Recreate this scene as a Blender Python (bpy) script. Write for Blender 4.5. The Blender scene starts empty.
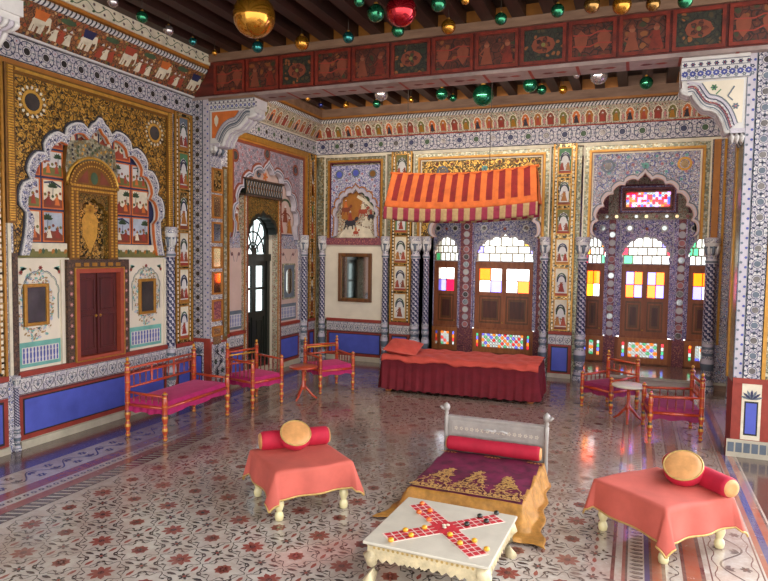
import bpy, math, random
from mathutils import Vector, Matrix
from mathutils.geometry import tessellate_polygon
PI = math.pi
SC = bpy.context.scene
COL = SC.collection
rnd = random.Random(7)
V = Vector

# ------------------------------------------------------------------ materials
def lin(h):
    h = h.lstrip('#')
    out = []
    for i in (0, 2, 4):
        c = int(h[i:i+2], 16)/255
        out.append(c/12.92 if c <= .04045 else ((c+.055)/1.055)**2.4)
    return (*out, 1)

MATS = {}
def base_mat(name):
    m = bpy.data.materials.new(name); m.use_nodes = True
    nt = m.node_tree; b = nt.nodes['Principled BSDF']
    MATS[name] = m
    return m, nt, b
def tc(nt, scale=(1, 1, 1)):
    t = nt.nodes.new('ShaderNodeTexCoord'); mp = nt.nodes.new('ShaderNodeMapping')
    mp.inputs['Scale'].default_value = scale
    nt.links.new(t.outputs['Object'], mp.inputs[0]); return mp.outputs[0]
def ramp(nt, fac, stops, const=False):
    r = nt.nodes.new('ShaderNodeValToRGB'); cr = r.color_ramp
    if const: cr.interpolation = 'CONSTANT'
    while len(cr.elements) < len(stops): cr.elements.new(.5)
    for e, (p, c) in zip(cr.elements, stops): e.position = p; e.color = c
    nt.links.new(fac, r.inputs[0]); return r.outputs[0]
def mixc(nt, fac, a, b, mode='MIX'):
    m = nt.nodes.new('ShaderNodeMix'); m.data_type = 'RGBA'; m.blend_type = mode
    for s, v in ((0, fac), (6, a), (7, b)):
        if hasattr(v, 'is_linked') or hasattr(v, 'links'): nt.links.new(v, m.inputs[s])
        else: m.inputs[s].default_value = v
    return m.outputs[2]
def noise(nt, vec, scale, detail=4, rough=.6):
    n = nt.nodes.new('ShaderNodeTexNoise'); n.inputs['Scale'].default_value = scale
    n.inputs['Detail'].default_value = detail; n.inputs['Roughness'].default_value = rough
    nt.links.new(vec, n.inputs['Vector']); return n.outputs[0]
def voro(nt, vec, scale, feature='F1', rand=1.0):
    n = nt.nodes.new('ShaderNodeTexVoronoi'); n.feature = feature
    n.inputs['Scale'].default_value = scale; n.inputs['Randomness'].default_value = rand
    nt.links.new(vec, n.inputs['Vector']); return n
def bump(nt, b, h, s=.3, d=.01):
    n = nt.nodes.new('ShaderNodeBump'); n.inputs['Strength'].default_value = s; n.inputs['Distance'].default_value = d
    nt.links.new(h, n.inputs['Height']); nt.links.new(n.outputs[0], b.inputs['Normal'])

def plain(name, col, rough=.6, metal=0, var=.25, vs=9, bmp=0, sheen=0, coat=0):
    """one colour with slow tonal wear"""
    m, nt, b = base_mat(name)
    v = tc(nt); c = lin(col)
    n = noise(nt, v, vs, 5)
    lo = tuple(x*(1-var) for x in c[:3])+(1,); hi = tuple(min(1, x*(1+var*.8)+.004) for x in c[:3])+(1,)
    nt.links.new(ramp(nt, n, [(.25, lo), (.75, hi)]), b.inputs['Base Color'])
    b.inputs['Roughness'].default_value = rough; b.inputs['Metallic'].default_value = metal
    if bmp: bump(nt, b, noise(nt, v, vs*6, 3), bmp, .004)
    if sheen:
        b.inputs['Sheen Weight'].default_value = sheen; b.inputs['Sheen Roughness'].default_value = .4
        b.inputs['Sheen Tint'].default_value = tuple(min(1, x*1.5+.15) for x in c[:3])+(1,)
    if coat: b.inputs['Coat Weight'].default_value = coat; b.inputs['Coat Roughness'].default_value = .12
    return m
def filigree(name, ground, inks, line, scale, lw=.06, rough=.55, metal=0, bmp=.3, rings=False):
    """dense painted foliage: small coloured cells separated by drawn outlines"""
    m, nt, b = base_mat(name)
    v = tc(nt)
    nz = nt.nodes.new('ShaderNodeTexNoise'); nz.inputs['Scale'].default_value = scale*.45
    nt.links.new(v, nz.inputs['Vector'])
    add = nt.nodes.new('ShaderNodeVectorMath'); add.operation = 'MULTIPLY_ADD'
    nt.links.new(nz.outputs['Color'], add.inputs[0]); add.inputs[1].default_value = (1.6/scale,)*3
    nt.links.new(v, add.inputs[2]); vec = add.outputs[0]
    a = voro(nt, vec, scale); e = voro(nt, vec, scale, 'DISTANCE_TO_EDGE')
    sep = nt.nodes.new('ShaderNodeSeparateColor'); nt.links.new(a.outputs['Color'], sep.inputs[0])
    k = len(inks)
    cc = ramp(nt, sep.outputs[0], [(i/k, lin(c)) for i, c in enumerate(inks)], True)
    inner = ramp(nt, a.outputs['Distance'], [(0, (1,)*4), (.34, (1,)*4), (.42, (0, 0, 0, 1))] if not rings else [(0, (1,)*4), (.16, (0, 0, 0, 1)), (.26, (1,)*4), (.36, (0, 0, 0, 1))])
    c1 = mixc(nt, inner, lin(ground), cc)
    edge = ramp(nt, e.outputs[0], [(lw*.6, (0, 0, 0, 1)), (lw*1.4, (1,)*4)])
    c2 = mixc(nt, edge, lin(line), c1)
    big = ramp(nt, noise(nt, v, 3, 4), [(.3, (.78, .78, .78, 1)), (.7, (1,)*4)])
    nt.links.new(mixc(nt, 1.0, c2, big, 'MULTIPLY'), b.inputs['Base Color'])
    b.inputs['Roughness'].default_value = rough; b.inputs['Metallic'].default_value = metal
    if bmp: bump(nt, b, edge, bmp, .004)
    return m
def wood(name, c1, c2, rough=.45, scale=(18, 18, 2)):
    m, nt, b = base_mat(name); v = tc(nt, scale)
    n = noise(nt, v, 1.0, 8, .65)
    nt.links.new(ramp(nt, n, [(.3, lin(c1)), (.7, lin(c2))]), b.inputs['Base Color'])
    b.inputs['Roughness'].default_value = rough; bump(nt, b, n, .15, .004); return m
def glass(name, col, spec=True):
    m, nt, b = base_mat(name); nt.nodes.remove(b)
    out = nt.nodes['Material Output']; t = nt.nodes.new('ShaderNodeBsdfTransparent')
    v = tc(nt); c = lin(col)
    nt.links.new(ramp(nt, noise(nt, v, 7, 2), [(.3, tuple(x*.9 for x in c[:3])+(1,)), (.7, c)]), t.inputs[0])
    g = nt.nodes.new('ShaderNodeBsdfGlossy'); g.inputs['Roughness'].default_value = .05
    mx = nt.nodes.new('ShaderNodeMixShader'); mx.inputs[0].default_value = .06
    nt.links.new(t.outputs[0], mx.inputs[1]); nt.links.new(g.outputs[0], mx.inputs[2]); nt.links.new(mx.outputs[0], out.inputs[0])
    return m
def chip(name, cols, scale, rough=.3, metal=0.0, line='222018', lw=.04, rand=.6):
    """little cut pieces (antique mirror tesserae)"""
    m, nt, b = base_mat(name); v = tc(nt)
    a = voro(nt, v, scale, rand=rand); e = voro(nt, v, scale, 'DISTANCE_TO_EDGE', rand)
    sep = nt.nodes.new('ShaderNodeSeparateColor'); nt.links.new(a.outputs['Color'], sep.inputs[0])
    cc = ramp(nt, sep.outputs[1], [(i/len(cols), lin(c)) for i, c in enumerate(cols)], True)
    edge = ramp(nt, e.outputs[0], [(lw, (0, 0, 0, 1)), (lw*1.5, (1,)*4)])
    nt.links.new(mixc(nt, edge, lin(line), cc), b.inputs['Base Color'])
    b.inputs['Roughness'].default_value = rough; b.inputs['Metallic'].default_value = metal
    return m

def worn_glare_floor(name, col, dirt_glare='94786c', amount=.85, rough=.17):
    """polished painted floor: colour worn through to brownish stone in patches, plus glare painted in at the far end"""
    m, nt, b = base_mat(name); v = tc(nt)
    n1 = noise(nt, v, 1.3, 8, .7); n2 = noise(nt, v, 14, 6, .75)
    mul = nt.nodes.new('ShaderNodeMath'); mul.operation = 'MULTIPLY_ADD'
    nt.links.new(n2, mul.inputs[0]); mul.inputs[1].default_value = .55; nt.links.new(n1, mul.inputs[2])
    g = nt.nodes.new('ShaderNodeSeparateXYZ'); nt.links.new(v, g.inputs[0])      # far-end glare painted in, as a fade to the brown tone growing with depth
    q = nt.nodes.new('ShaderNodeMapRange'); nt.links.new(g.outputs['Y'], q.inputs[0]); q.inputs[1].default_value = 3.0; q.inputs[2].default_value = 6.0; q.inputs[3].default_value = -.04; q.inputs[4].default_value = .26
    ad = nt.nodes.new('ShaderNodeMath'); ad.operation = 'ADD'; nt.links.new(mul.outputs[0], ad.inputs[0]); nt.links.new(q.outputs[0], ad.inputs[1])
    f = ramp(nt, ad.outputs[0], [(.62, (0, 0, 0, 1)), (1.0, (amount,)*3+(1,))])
    nt.links.new(mixc(nt, f, lin(col), lin(dirt_glare)), b.inputs['Base Color'])
    r = ramp(nt, n2, [(.3, (rough*.7,)*3+(1,)), (.75, (rough*1.9,)*3+(1,))])
    nt.links.new(r, b.inputs['Roughness']); b.inputs['Specular IOR Level'].default_value = .75; b.inputs['Coat Weight'].default_value = .6; b.inputs['Coat Roughness'].default_value = .1; b.inputs['Coat IOR'].default_value = 1.5
    bump(nt, b, n1, .10, .015); return m

M = MATS
plain('plaster', 'd9cdb8', .7, vs=3, var=.12); plain('plaster_pink', 'c3a79c', .7, vs=3, var=.12)
plain('cream', 'd8cdb4', .6); plain('white', 'ccc8c4', .55, var=.12); plain('lilac_white', 'b8b0b8', .55, var=.15)
plain('red_line', '8f3020', .6); plain('maroon', '5e1f1c', .6); plain('blue_panel', '4a55b0', .5, vs=5, var=.2)
plain('navy', '24284e', .5); plain('blue', '424c94', .5); plain('teal', '6ba89b', .6); plain('slate', '5c6672', .5)
plain('ink', '2b2a33', .6); plain('black', '15130f', .5); plain('ochre', 'a2651f', .5); plain('orange', 'c8692b', .5)
plain('gold', 'ac7a2c', .38, .45, vs=20); plain('gold_dark', '7d5520', .45, .4, vs=20); plain('gold_bright', 'd8a648', .35, .5, vs=20)
plain('green', '3c5236', .6); plain('olive', '6f6a34', .6); plain('leaf', '4c7a52', .6); plain('brick', '9c4028', .6)
plain('rust', '7c3a22', .6); plain('skin_brown', '8b5238', .6); plain('sky_wash', 'a8b0bc', .6); plain('pink', 'b57070', .6)
plain('mirror_grey', '9aa0a0', .12, .9, vs=4, var=.35); plain('mirror_dark', '5c5654', .22, .6, vs=6, var=.4)
plain('mirror', 'c9cdcc', .06, 1.0, vs=2, var=.08); plain('mirror_warm', 'd9b98c', .15, .9, vs=5, var=.3)
plain('stone_skirt', 'b7ad98', .5, vs=6)
filigree('gold_field', '8f6a26', ['d0a24c', 'b08030', 'e0b864', 'a8843c', 'c89644'], '2a1c0c', 31, .075, .36, .25, .8)
filigree('gold_field_fine', '8f6a26', ['c79a44', '9c7030', '57602c', 'b38436'], '2e200e', 44, .08, .4, .25, .5)
filigree('lilac_field', 'c6bfc4', ['6f78b0', 'dcd4d2', 'b08890', '8a92c4', '7fa0b0'], '4e4258', 38, .07, .55)
filigree('mauve_field', 'a8929a', ['9a828c', 'b8a0a2', '8a7484'], '7a6470', 42, .05, .6, bmp=.15)
filigree('blue_scroll', 'cfcbe0', ['6468a8', 'dcd8dc', '8a8cb8', 'b8a8b8'], '484a80', 34, .08, .5)
filigree('violet_scroll', 'd4c4e0', ['7c6cb8', 'e4d4ea', 'b888ac', '7870b8'], '4a3878', 34, .08, .5)
filigree('white_lace', 'dcd6d2', ['8f8ca4', 'ebe6e0', 'a8a2b4', '6e72a0'], '454660', 44, .07, .55)
filigree('rose_wood_paint', '98505a', ['b0665e', '7c4058', 'bc7c64'], '4a1e2c', 40, .06, .5)
filigree('frieze_paint', '8f5a34', ['a8441f', '6b6a34', 'c2a070', '5a3a24', 'b87838'], '33201a', 26, .05, .6)
filigree('beam_paint', '5a2614', ['74351a', '37351d', '824a20', '481d0c'], '2a1008', 15, .05, .5)
filigree('beam_dark', '2f2c1e', ['4a3a20', '26301f', '8f5226'], '14100a', 20, .05, .5)
filigree('battle_paint', 'c8b89c', ['8f4a30', 'd9d0bc', '3a4030', 'a87848', '6c2c24'], '3a2a20', 30, .04, .6)
filigree('jewel_floral', 'c9bda6', ['b06a38', '5f7a50', 'd8caa8', '8c3030'], '4a3a2c', 46, .05, .55)
filigree('brown_tile', '5a4030', ['6c4c38', '48342a'], '2c1e18', 26, .05, .6)
chip('mirror_chips', ['87866f', 'a09d86', '6b6c58', 'b3ae94', '8f7d56'], 42, .3, .35, '4a4636', .03)
chip('mirror_chips_gold', ['7b6030', 'a8824a', '3c3420', 'c0a068'], 40, .25, .5)
chip('roundel_ground', ['c7c0bb', 'b5aeb4', 'd2ccc6'], 50, .5, 0, '8a8494')
wood('teak', '3a1810', '5e2a1c'); wood('door_red', '3c110e', '5e1d16', .5); wood('window_wood', '743a20', 'a8623a', .5)
wood('honey_wood', '9a5228', 'c47c44', .5); wood('ceiling_wood', '140a07', '2c1810', .55, (8, 1.2, 8)); wood('joist_wood', '1c0e09', '42241a', .5, (12, 1.2, 12))
wood('ebony', '0e110d', '1e221c', .35); wood('brown_frame', '4a2a12', '7a4a20', .4)
wood('beam_red', '300e08', '6e2014', .45, (3, 12, 12)); wood('beam_frame', '4a160c', '8c2e1c', .4, (9, 12, 9)); wood('plank', '6a4c3a', '94745c', .5, (2, 12, 12))
plain('beam_under', '94807a', .5, vs=5, var=.4)
plain('lacquer', 'b23c12', .28, vs=30, var=.3, coat=.4); plain('lacquer_dark', '7a1e0c', .28, vs=30, var=.3, coat=.4)
plain('lacquer_gold', 'c98f2c', .3, .3, vs=30, coat=.3); plain('lacquer_black', '1d1a12', .3, coat=.3)
plain('magenta', 'a81058', .8, vs=14, var=.2, bmp=.3, sheen=.5); plain('crimson', '6a0418', .85, vs=10, var=.3); plain('plum', '7c0c40', .8, vs=10, sheen=.3)
plain('bolster_red', 'b40c30', .75, vs=10, var=.2, sheen=.12); plain('coral', 'c45a4c', .75, vs=4, var=.22, sheen=.08)
plain('salmon', 'bc4436', .8, vs=8, var=.2, bmp=.2, sheen=.12); plain('tan_silk', 'd0945a', .45, vs=16, var=.25, sheen=.6)
plain('gold_cloth', 'b98238', .5, .12, vs=22, var=.4, bmp=.6); plain('gold_trim', 'c2a05c', .5, .25, vs=40, var=.3)
plain('velvet', '6a0a38', .7, vs=9, var=.8, sheen=.08); plain('gold_thread', 'd9a962', .45, .3, vs=60, var=.35)
plain('awning_orange', 'bf5a1c', .8, vs=12, var=.3, sheen=.08); plain('awning_red', '760c06', .85, vs=12, var=.35)
plain('valance_tan', 'a08258', .8, vs=30); plain('valance_red', '821a34', .8, vs=30)
plain('ivory_leg', 'e2d4a0', .35, vs=14, var=.12, coat=.4); plain('silver', 'a8a19b', .42, .25, vs=12, var=.2, bmp=.3)
plain('silver_top', 'cfc6b4', .4, .1, vs=7, var=.12); plain('ivory_metal', 'dccaa2', .45, .2, vs=20, var=.3, bmp=.6)
plain('game_red', 'c0202c', .75, vs=30); plain('game_white', 'e6c9bc', .8, vs=30)
plain('piece_yellow', 'e0a018', .3, vs=40, coat=.5); plain('piece_orange', 'dd6a18', .3, vs=40, coat=.5); plain('piece_black', '1e241c', .3, vs=40, coat=.5)
for n_, c_ in (('ball_gold', 'c98a22'), ('ball_green', '1f8058'), ('ball_teal', '1c7a78'), ('ball_red', 'b80c20'), ('ball_silver', 'b8b0b0'), ('ball_blue', '26307a'), ('ball_amber', '9c7434')):
    plain(n_, c_, .12, .85, vs=3, var=.1, coat=.6)
plain('cord', '3a322a', .7)
worn_glare_floor('floor_field', 'ccc3b7'); worn_glare_floor('floor_white', 'cfc6ba'); worn_glare_floor('floor_red', '94423a', amount=.8)
worn_glare_floor('floor_orange', 'a5482c', amount=.6); worn_glare_floor('floor_purple', '4a3c70', '6a5a6c', amount=.8); worn_glare_floor('floor_blue', '2f3878', amount=.3)
worn_glare_floor('floor_black', '38353a', amount=.8); worn_glare_floor('floor_maroon', '5c2028', amount=.7); worn_glare_floor('floor_brown', '55403a', '7c5c50', .7)
worn_glare_floor('floor_dusk', '3c2c2a', '5c4238', .7); worn_glare_floor('platform_stone', 'a8917c', '8c6c58', .5, .16)
glass('glass_clear', 'b4babe'); glass('glass_frost', '8c9290'); glass('glass_orange', 'ff500a'); glass('glass_red', '980a26'); glass('glass_blue', '5a58b8')
glass('glass_green', '2c7850'); glass('glass_yellow', 'd08018'); glass('glass_violet', 'b070ff'); glass('glass_day', 'f4f6f8'); glass('glass_grey', '7c888a')
glass('glass_dull', '5c6464'); glass('glass_deep_green', '1e5c40'); glass('glass_deep_blue', '303684'); glass('glass_deep_red', '78121a'); glass('glass_amber', '964410')

# ------------------------------------------------------------------ mesh builder
class Fr:
    """a local frame: origin, right, up; n points out of the surface"""
    def __init__(s, o, u, v): s.o, s.u, s.v = V(o), V(u).normalized(), V(v).normalized(); s.n = s.u.cross(s.v)
    def p(s, a, b, c=0): return s.o + s.u*a + s.v*b + s.n*c
LW = Fr((-4.9, 0, 0), (0, 1, 0), (0, 0, 1))       # left wall, a = world Y
BW = Fr((0, 9.3, 0), (1, 0, 0), (0, 0, 1))        # back wall, a = world X
RW = Fr((1.14, 0, 0), (0, -1, 0), (0, 0, 1))      # right wall, a = -Y
FL = Fr((0, 0, 0), (1, 0, 0), (0, 1, 0))

class MB:
    def __init__(s): s.v = []; s.f = []; s.m = []; s.s = []; s.mats = []
    def mi(s, m):
        if m not in s.mats: s.mats.append(m)
        return s.mats.index(m)
    def add(s, vs, fs, mat, smooth=False):
        k = len(s.v); s.v += [tuple(x) for x in vs]; i = s.mi(mat)
        for f in fs: s.f.append([k+j for j in f]); s.m.append(i); s.s.append(smooth)
    def box(s, a, b, mat):
        x0, y0, z0 = a; x1, y1, z1 = b
        vs = [(x, y, z) for x in (x0, x1) for y in (y0, y1) for z in (z0, z1)]
        s.add(vs, [(0, 1, 3, 2), (4, 6, 7, 5), (0, 4, 5, 1), (2, 3, 7, 6), (0, 2, 6, 4), (1, 5, 7, 3)], mat)
    def fbox(s, F, a0, a1, b0, b1, c0, c1, mat, bev=0):
        if bev:
            k = bev
            r = [F.p(a0, b0, c0), F.p(a1, b0, c0), F.p(a1, b1, c0), F.p(a0, b1, c0), F.p(a0, b0, c1-k), F.p(a1, b0, c1-k), F.p(a1, b1, c1-k), F.p(a0, b1, c1-k),
                 F.p(a0+k, b0+k, c1), F.p(a1-k, b0+k, c1), F.p(a1-k, b1-k, c1), F.p(a0+k, b1-k, c1)]
            s.add(r, [(0, 1, 5, 4), (1, 2, 6, 5), (2, 3, 7, 6), (3, 0, 4, 7), (4, 5, 9, 8), (5, 6, 10, 9), (6, 7, 11, 10), (7, 4, 8, 11), (8, 9, 10, 11), (3, 2, 1, 0)], mat); return
        vs = [F.p(a, b, c) for a in (a0, a1) for b in (b0, b1) for c in (c0, c1)]
        s.add(vs, [(0, 1, 3, 2), (4, 6, 7, 5), (0, 4, 5, 1), (2, 3, 7, 6), (0, 2, 6, 4), (1, 5, 7, 3)], mat)
    def rect(s, F, a0, a1, b0, b1, c, mat): s.add([F.p(a0, b0, c), F.p(a1, b0, c), F.p(a1, b1, c), F.p(a0, b1, c)], [(0, 1, 2, 3)], mat)
    def poly(s, F, pts, c, mat, closed=True):
        vs = [F.p(a, b, c) for a, b in pts]
        if len(pts) <= 4: s.add(vs, [tuple(range(len(pts)))], mat); return
        tr = tessellate_polygon([[V((a, b, 0)) for a, b in pts]]); s.add(vs, [t for t in tr], mat)
    def fan(s, F, pts, ctr, c, mat):
        vs = [F.p(a, b, c) for a, b in pts]+[F.p(ctr[0], ctr[1], c)]; n = len(pts)
        s.add(vs, [(i, (i+1) % n, n) for i in range(n)], mat)
    def prism(s, F, outer, holes, c0, c1, mat, side=None, back=False):
        loops = [outer]+holes; flat = [p for l in loops for p in l]
        tr = tessellate_polygon([[V((a, b, 0)) for a, b in l] for l in loops])
        s.add([F.p(a, b, c1) for a, b in flat], [tuple(t) for t in tr], mat)
        if back: s.add([F.p(a, b, c0) for a, b in flat], [tuple(t) for t in tr], mat)
        for l in loops:
            n = len(l); s.add([F.p(a, b, c1) for a, b in l]+[F.p(a, b, c0) for a, b in l], [(i, (i+1) % n, n+(i+1) % n, n+i) for i in range(n)], side or mat)
    def disc(s, F, a, b, r, c, mat, n=12, ry=None):
        ry = ry or r; s.fan(F, [(a+r*math.cos(2*PI*i/n), b+ry*math.sin(2*PI*i/n)) for i in range(n)], (a, b), c, mat)
    def ring(s, F, a, b, r0, r1, c, mat, n=16): 
        vs = []
        for i in range(n):
            t = 2*PI*i/n; vs += [F.p(a+r0*math.cos(t), b+r0*math.sin(t), c), F.p(a+r1*math.cos(t), b+r1*math.sin(t), c)]
        s.add(vs, [(2*i, 2*i+1, (2*i+3) % (2*n), (2*i+2) % (2*n)) for i in range(n)], mat)
    def petal(s, F, a, b, ang, L, w, c, mat):
        ca, sa = math.cos(ang), math.sin(ang)
        pt = [(0, 0), (L*.35, w*.42), (L*.7, w*.5), (L, 0), (L*.7, -w*.5), (L*.35, -w*.42)]
        s.fan(F, [(a+x*ca-y*sa, b+x*sa+y*ca) for x, y in pt], (a+L*.55*ca, b+L*.55*sa), c, mat)
    def flower(s, F, a, b, r, n, c, pm, cm, rot=0, w=None):
        for i in range(n): s.petal(F, a, b, rot+2*PI*i/n, r, w or r*.55, c, pm)
        s.disc(F, a, b, r*.25, c+.0004, cm, 8)
    def stroke(s, F, pts, w, c, mat, taper=False):
        n = len(pts); vs = []
        for i, (a, b) in enumerate(pts):
            p0 = pts[max(0, i-1)]; p1 = pts[min(n-1, i+1)]; d = V((p1[0]-p0[0], p1[1]-p0[1], 0))
            if d.length < 1e-9: d = V((1, 0, 0))
            d.normalize(); ww = w*.5*(1-(i/(n-1))*.8 if taper else 1)
            vs += [F.p(a-d.y*ww, b+d.x*ww, c), F.p(a+d.y*ww, b-d.x*ww, c)]
        s.add(vs, [(2*i, 2*i+1, 2*i+3, 2*i+2) for i in range(n-1)], mat)
    def band(s, F, A, B, c0, c1, mat, side=None):
        n = len(A)
        s.add([F.p(*p, c1) for p in A]+[F.p(*p, c1) for p in B], [(i, i+1, n+i+1, n+i) for i in range(n-1)], mat)
        for L in (A, B): s.add([F.p(*p, c1) for p in L]+[F.p(*p, c0) for p in L], [(i, i+1, n+i+1, n+i) for i in range(n-1)], side or mat)
    def bead(s, F, pts, r, c, mat, seg=6):
        """half-round moulding along a path"""
        s.tube([F.p(a, b, c) for a, b in pts], r, mat, seg)
    def tube(s, pts, r, mat, seg=8, caps=True):
        pts = [V(p) for p in pts]; n = len(pts); rs = r if isinstance(r, (list, tuple)) else [r]*n
        vs = []; up = V((0, 0, 1))
        for i, p in enumerate(pts):
            d = (pts[min(n-1, i+1)]-pts[max(0, i-1)]).normalized()
            x = d.cross(up)
            if x.length < .05: x = d.cross(V((1, 0, 0)))
            x.normalize(); y = d.cross(x)
            vs += [p+(x*math.cos(2*PI*k/seg)+y*math.sin(2*PI*k/seg))*rs[i] for k in range(seg)]
        fs = [(i*seg+k, i*seg+(k+1) % seg, (i+1)*seg+(k+1) % seg, (i+1)*seg+k) for i in range(n-1) for k in range(seg)]
        if caps: fs += [tuple(range(seg))[::-1], tuple((n-1)*seg+k for k in range(seg))]
        s.add(vs, fs, mat, True)
    def lathe(s, prof, loc=(0, 0, 0), mat=None, seg=14, axis='z', fn=None, a0=0, a1=2*PI):
        """prof: [(r,z[,mat])]; each ring pair takes the material of its lower point"""
        lx, ly, lz = loc
        P = []
        for q in prof:
            r, z = q[0], q[1]
            for k in range(seg):
                t = a0+(a1-a0)*k/seg; x, y = r*math.cos(t), r*math.sin(t)
                P.append((lx+x, ly+y, lz+z) if axis == 'z' else ((lx+z, ly+x, lz+y) if axis == 'x' else (lx+x, ly+z, lz+y)))
        base = len(s.v); s.v += P
        for i in range(len(prof)-1):
            mt = prof[i][2] if len(prof[i]) > 2 else mat
            for k in range(seg):
                mm = fn(i, k) if fn else mt
                s.f.append([base+i*seg+k, base+i*seg+(k+1) % seg, base+(i+1)*seg+(k+1) % seg, base+(i+1)*seg+k]); s.m.append(s.mi(mm or mt)); s.s.append(True)
        for i, mt in ((0, prof[0][2] if len(prof[0]) > 2 else mat), (len(prof)-1, prof[-1][2] if len(prof[-1]) > 2 else mat)):
            if prof[i][0] > 1e-4: s.f.append([base+i*seg+k for k in range(seg)]); s.m.append(s.mi(mt)); s.s.append(False)
    def grid(s, fn, nu, nv, mat, smooth=True, mf=None):
        base = len(s.v)
        for j in range(nv+1):
            for i in range(nu+1): s.v.append(tuple(fn(i/nu, j/nv)))
        for j in range(nv):
            for i in range(nu):
                a = base+j*(nu+1)+i; s.f.append([a, a+1, a+nu+2, a+nu+1]); s.m.append(s.mi(mf((i+.5)/nu, (j+.5)/nv) if mf else mat)); s.s.append(smooth)
    def build(s, name, parent=None, label=None, world=True, mods=None, kind=None):
        me = bpy.data.meshes.new(name); me.from_pydata(s.v, [], s.f)
        for m in s.mats: me.materials.append(MATS[m])
        me.polygons.foreach_set('material_index', s.m); me.polygons.foreach_set('use_smooth', s.s)
        me.validate(); me.update()
        o = bpy.data.objects.new(name, me); COL.objects.link(o)
        if parent is not None:
            o.parent = parent
            if world:
                q = parent; off = V((0, 0, 0))
                while q is not None: off += V(q.location) if q.type == 'EMPTY' else V((0, 0, 0)); q = q.parent
                o.matrix_parent_inverse = Matrix.Translation(-off) if parent.type == 'EMPTY' else Matrix.Identity(4)
        if label: o['label'] = label
        if kind: o['kind'] = kind
        if mods: mods(o)
        return o

def tag(o, label, cat, group=None):
    o['label'] = label; o['category'] = cat
    if group: o['group'] = group
    return o
def thing(name, label, cat, loc=(0, 0, 0), rot=0, group=None):
    o = bpy.data.objects.new(name, None); COL.objects.link(o); o.empty_display_size = .1
    o.location = loc; o.rotation_euler = (0, 0, rot); return tag(o, label, cat, group)
def kids(o): return [c for c in bpy.data.objects if c.parent == o]
def dup(o, loc, label, rot=None, group=None, scale=None):
    def cp(a, par):
        c = a.copy(); COL.objects.link(c)
        if par is not None: c.parent = par; c.matrix_parent_inverse = a.matrix_parent_inverse.copy()
        for ch in kids(a): cp(ch, c)
        return c
    r = cp(o, None); r.location = loc; r['label'] = label
    if rot is not None: r.rotation_euler = (0, 0, rot)
    if group: r['group'] = group
    if scale: r.scale = (scale,)*3
    return r
def bevel(w=.004, n=2):
    def f(o):
        m = o.modifiers.new('b', 'BEVEL'); m.width = w; m.segments = n; m.limit_method = 'ANGLE'
    return f
def struct(mb, name): return mb.build(name, kind='structure')

# ------------------------------------------------------------------ ornament
def cusp(cx, zs, a, b, nl=9, sag=.3, k=7, tip=.25, foot=0, footw=0):
    """multifoil arch outline, left springing to right springing"""
    E = []
    for i in range(nl+1):
        t = PI-PI*i/nl; E.append((cx+a*math.cos(t), zs+b*math.sin(t)))
    out = []
    if foot:
        for j in range(6):
            t = j/6; out.append((cx-a-footw*(1-t)**2+.0, zs-foot*(1-t)))
    for i in range(nl):
        (x0, z0), (x1, z1) = E[i], E[i+1]; dx, dz = x1-x0, z1-z0; L = math.hypot(dx, dz); nx, nz = -dz/L, dx/L
        mid = (i == nl//2 and nl % 2 == 1)
        for j in range(k):
            t = j/k; h = math.sqrt(max(0, 1-(2*t-1)**2))*sag*L
            if mid: h += max(0, 1-abs(2*t-1)*2.2)*tip*L
            out.append((x0+dx*t+nx*h, z0+dz*t+nz*h))
    out.append(E[-1])
    if foot:
        for j in range(1, 7):
            t = 1-j/6; out.append((cx+a+footw*(1-t)**2, zs-foot*(1-t)))
    return out
def shrink(pts, cx, cz, s, sz=None): return [(cx+(x-cx)*s, cz+(z-cz)*(sz or s)) for x, z in pts]

def inside(p, poly):
    x, y = p; c = False; n = len(poly)
    for i in range(n):
        (x0, y0), (x1, y1) = poly[i], poly[i-1]
        if (y0 > y) != (y1 > y) and x < (x1-x0)*(y-y0)/(y1-y0)+x0: c = not c
    return c
def arabesque(mb, F, poly, sp, c, stem, leaf, flo, eye, seed=1):
    """regular painted sprays (curled stems, leaves, rosettes) filling an outline"""
    r_ = random.Random(seed); xs = [p[0] for p in poly]; ys = [p[1] for p in poly]; j = 0; y = min(ys)+sp*.5
    while y < max(ys):
        x = min(xs)+sp*(.5 if j % 2 else 1.0)*.9; i = 0
        while x < max(xs):
            if all(inside((x+a*sp*.42, y+b*sp*.42), poly) for a, b in ((0, 0), (1, 0), (-1, 0), (0, 1), (0, -1))):
                a0 = (i+j)*1.9; q = 1 if (i+j) % 2 else -1
                mb.stroke(F, [(x+sp*(.10+.055*t)*math.cos(a0+q*t*.8), y+sp*(.10+.055*t)*math.sin(a0+q*t*.8)) for t in range(8)], sp*.075, c, stem)
                for t in range(3):
                    an = a0+q*(2.2+t*1.4); mb.petal(F, x+sp*.36*math.cos(an), y+sp*.36*math.sin(an), an+q*1.1, sp*.30, sp*.14, c+.0004, leaf[(t+i) % len(leaf)])
                mb.flower(F, x, y, sp*.2, 6, c+.0008, flo[(i+j*2) % len(flo)], eye, a0)
            x += sp; i += 1
        y += sp*.87; j += 1
def frame_rect(mb, F, a0, a1, b0, b1, w, c0, c1, mat, bottom=True):
    mb.fbox(F, a0, a0+w, b0, b1, c0, c1, mat); mb.fbox(F, a1-w, a1, b0, b1, c0, c1, mat); mb.fbox(F, a0+w, a1-w, b1-w, b1, c0, c1, mat)
    if bottom: mb.fbox(F, a0+w, a1-w, b0, b0+w, c0, c1, mat)
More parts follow.
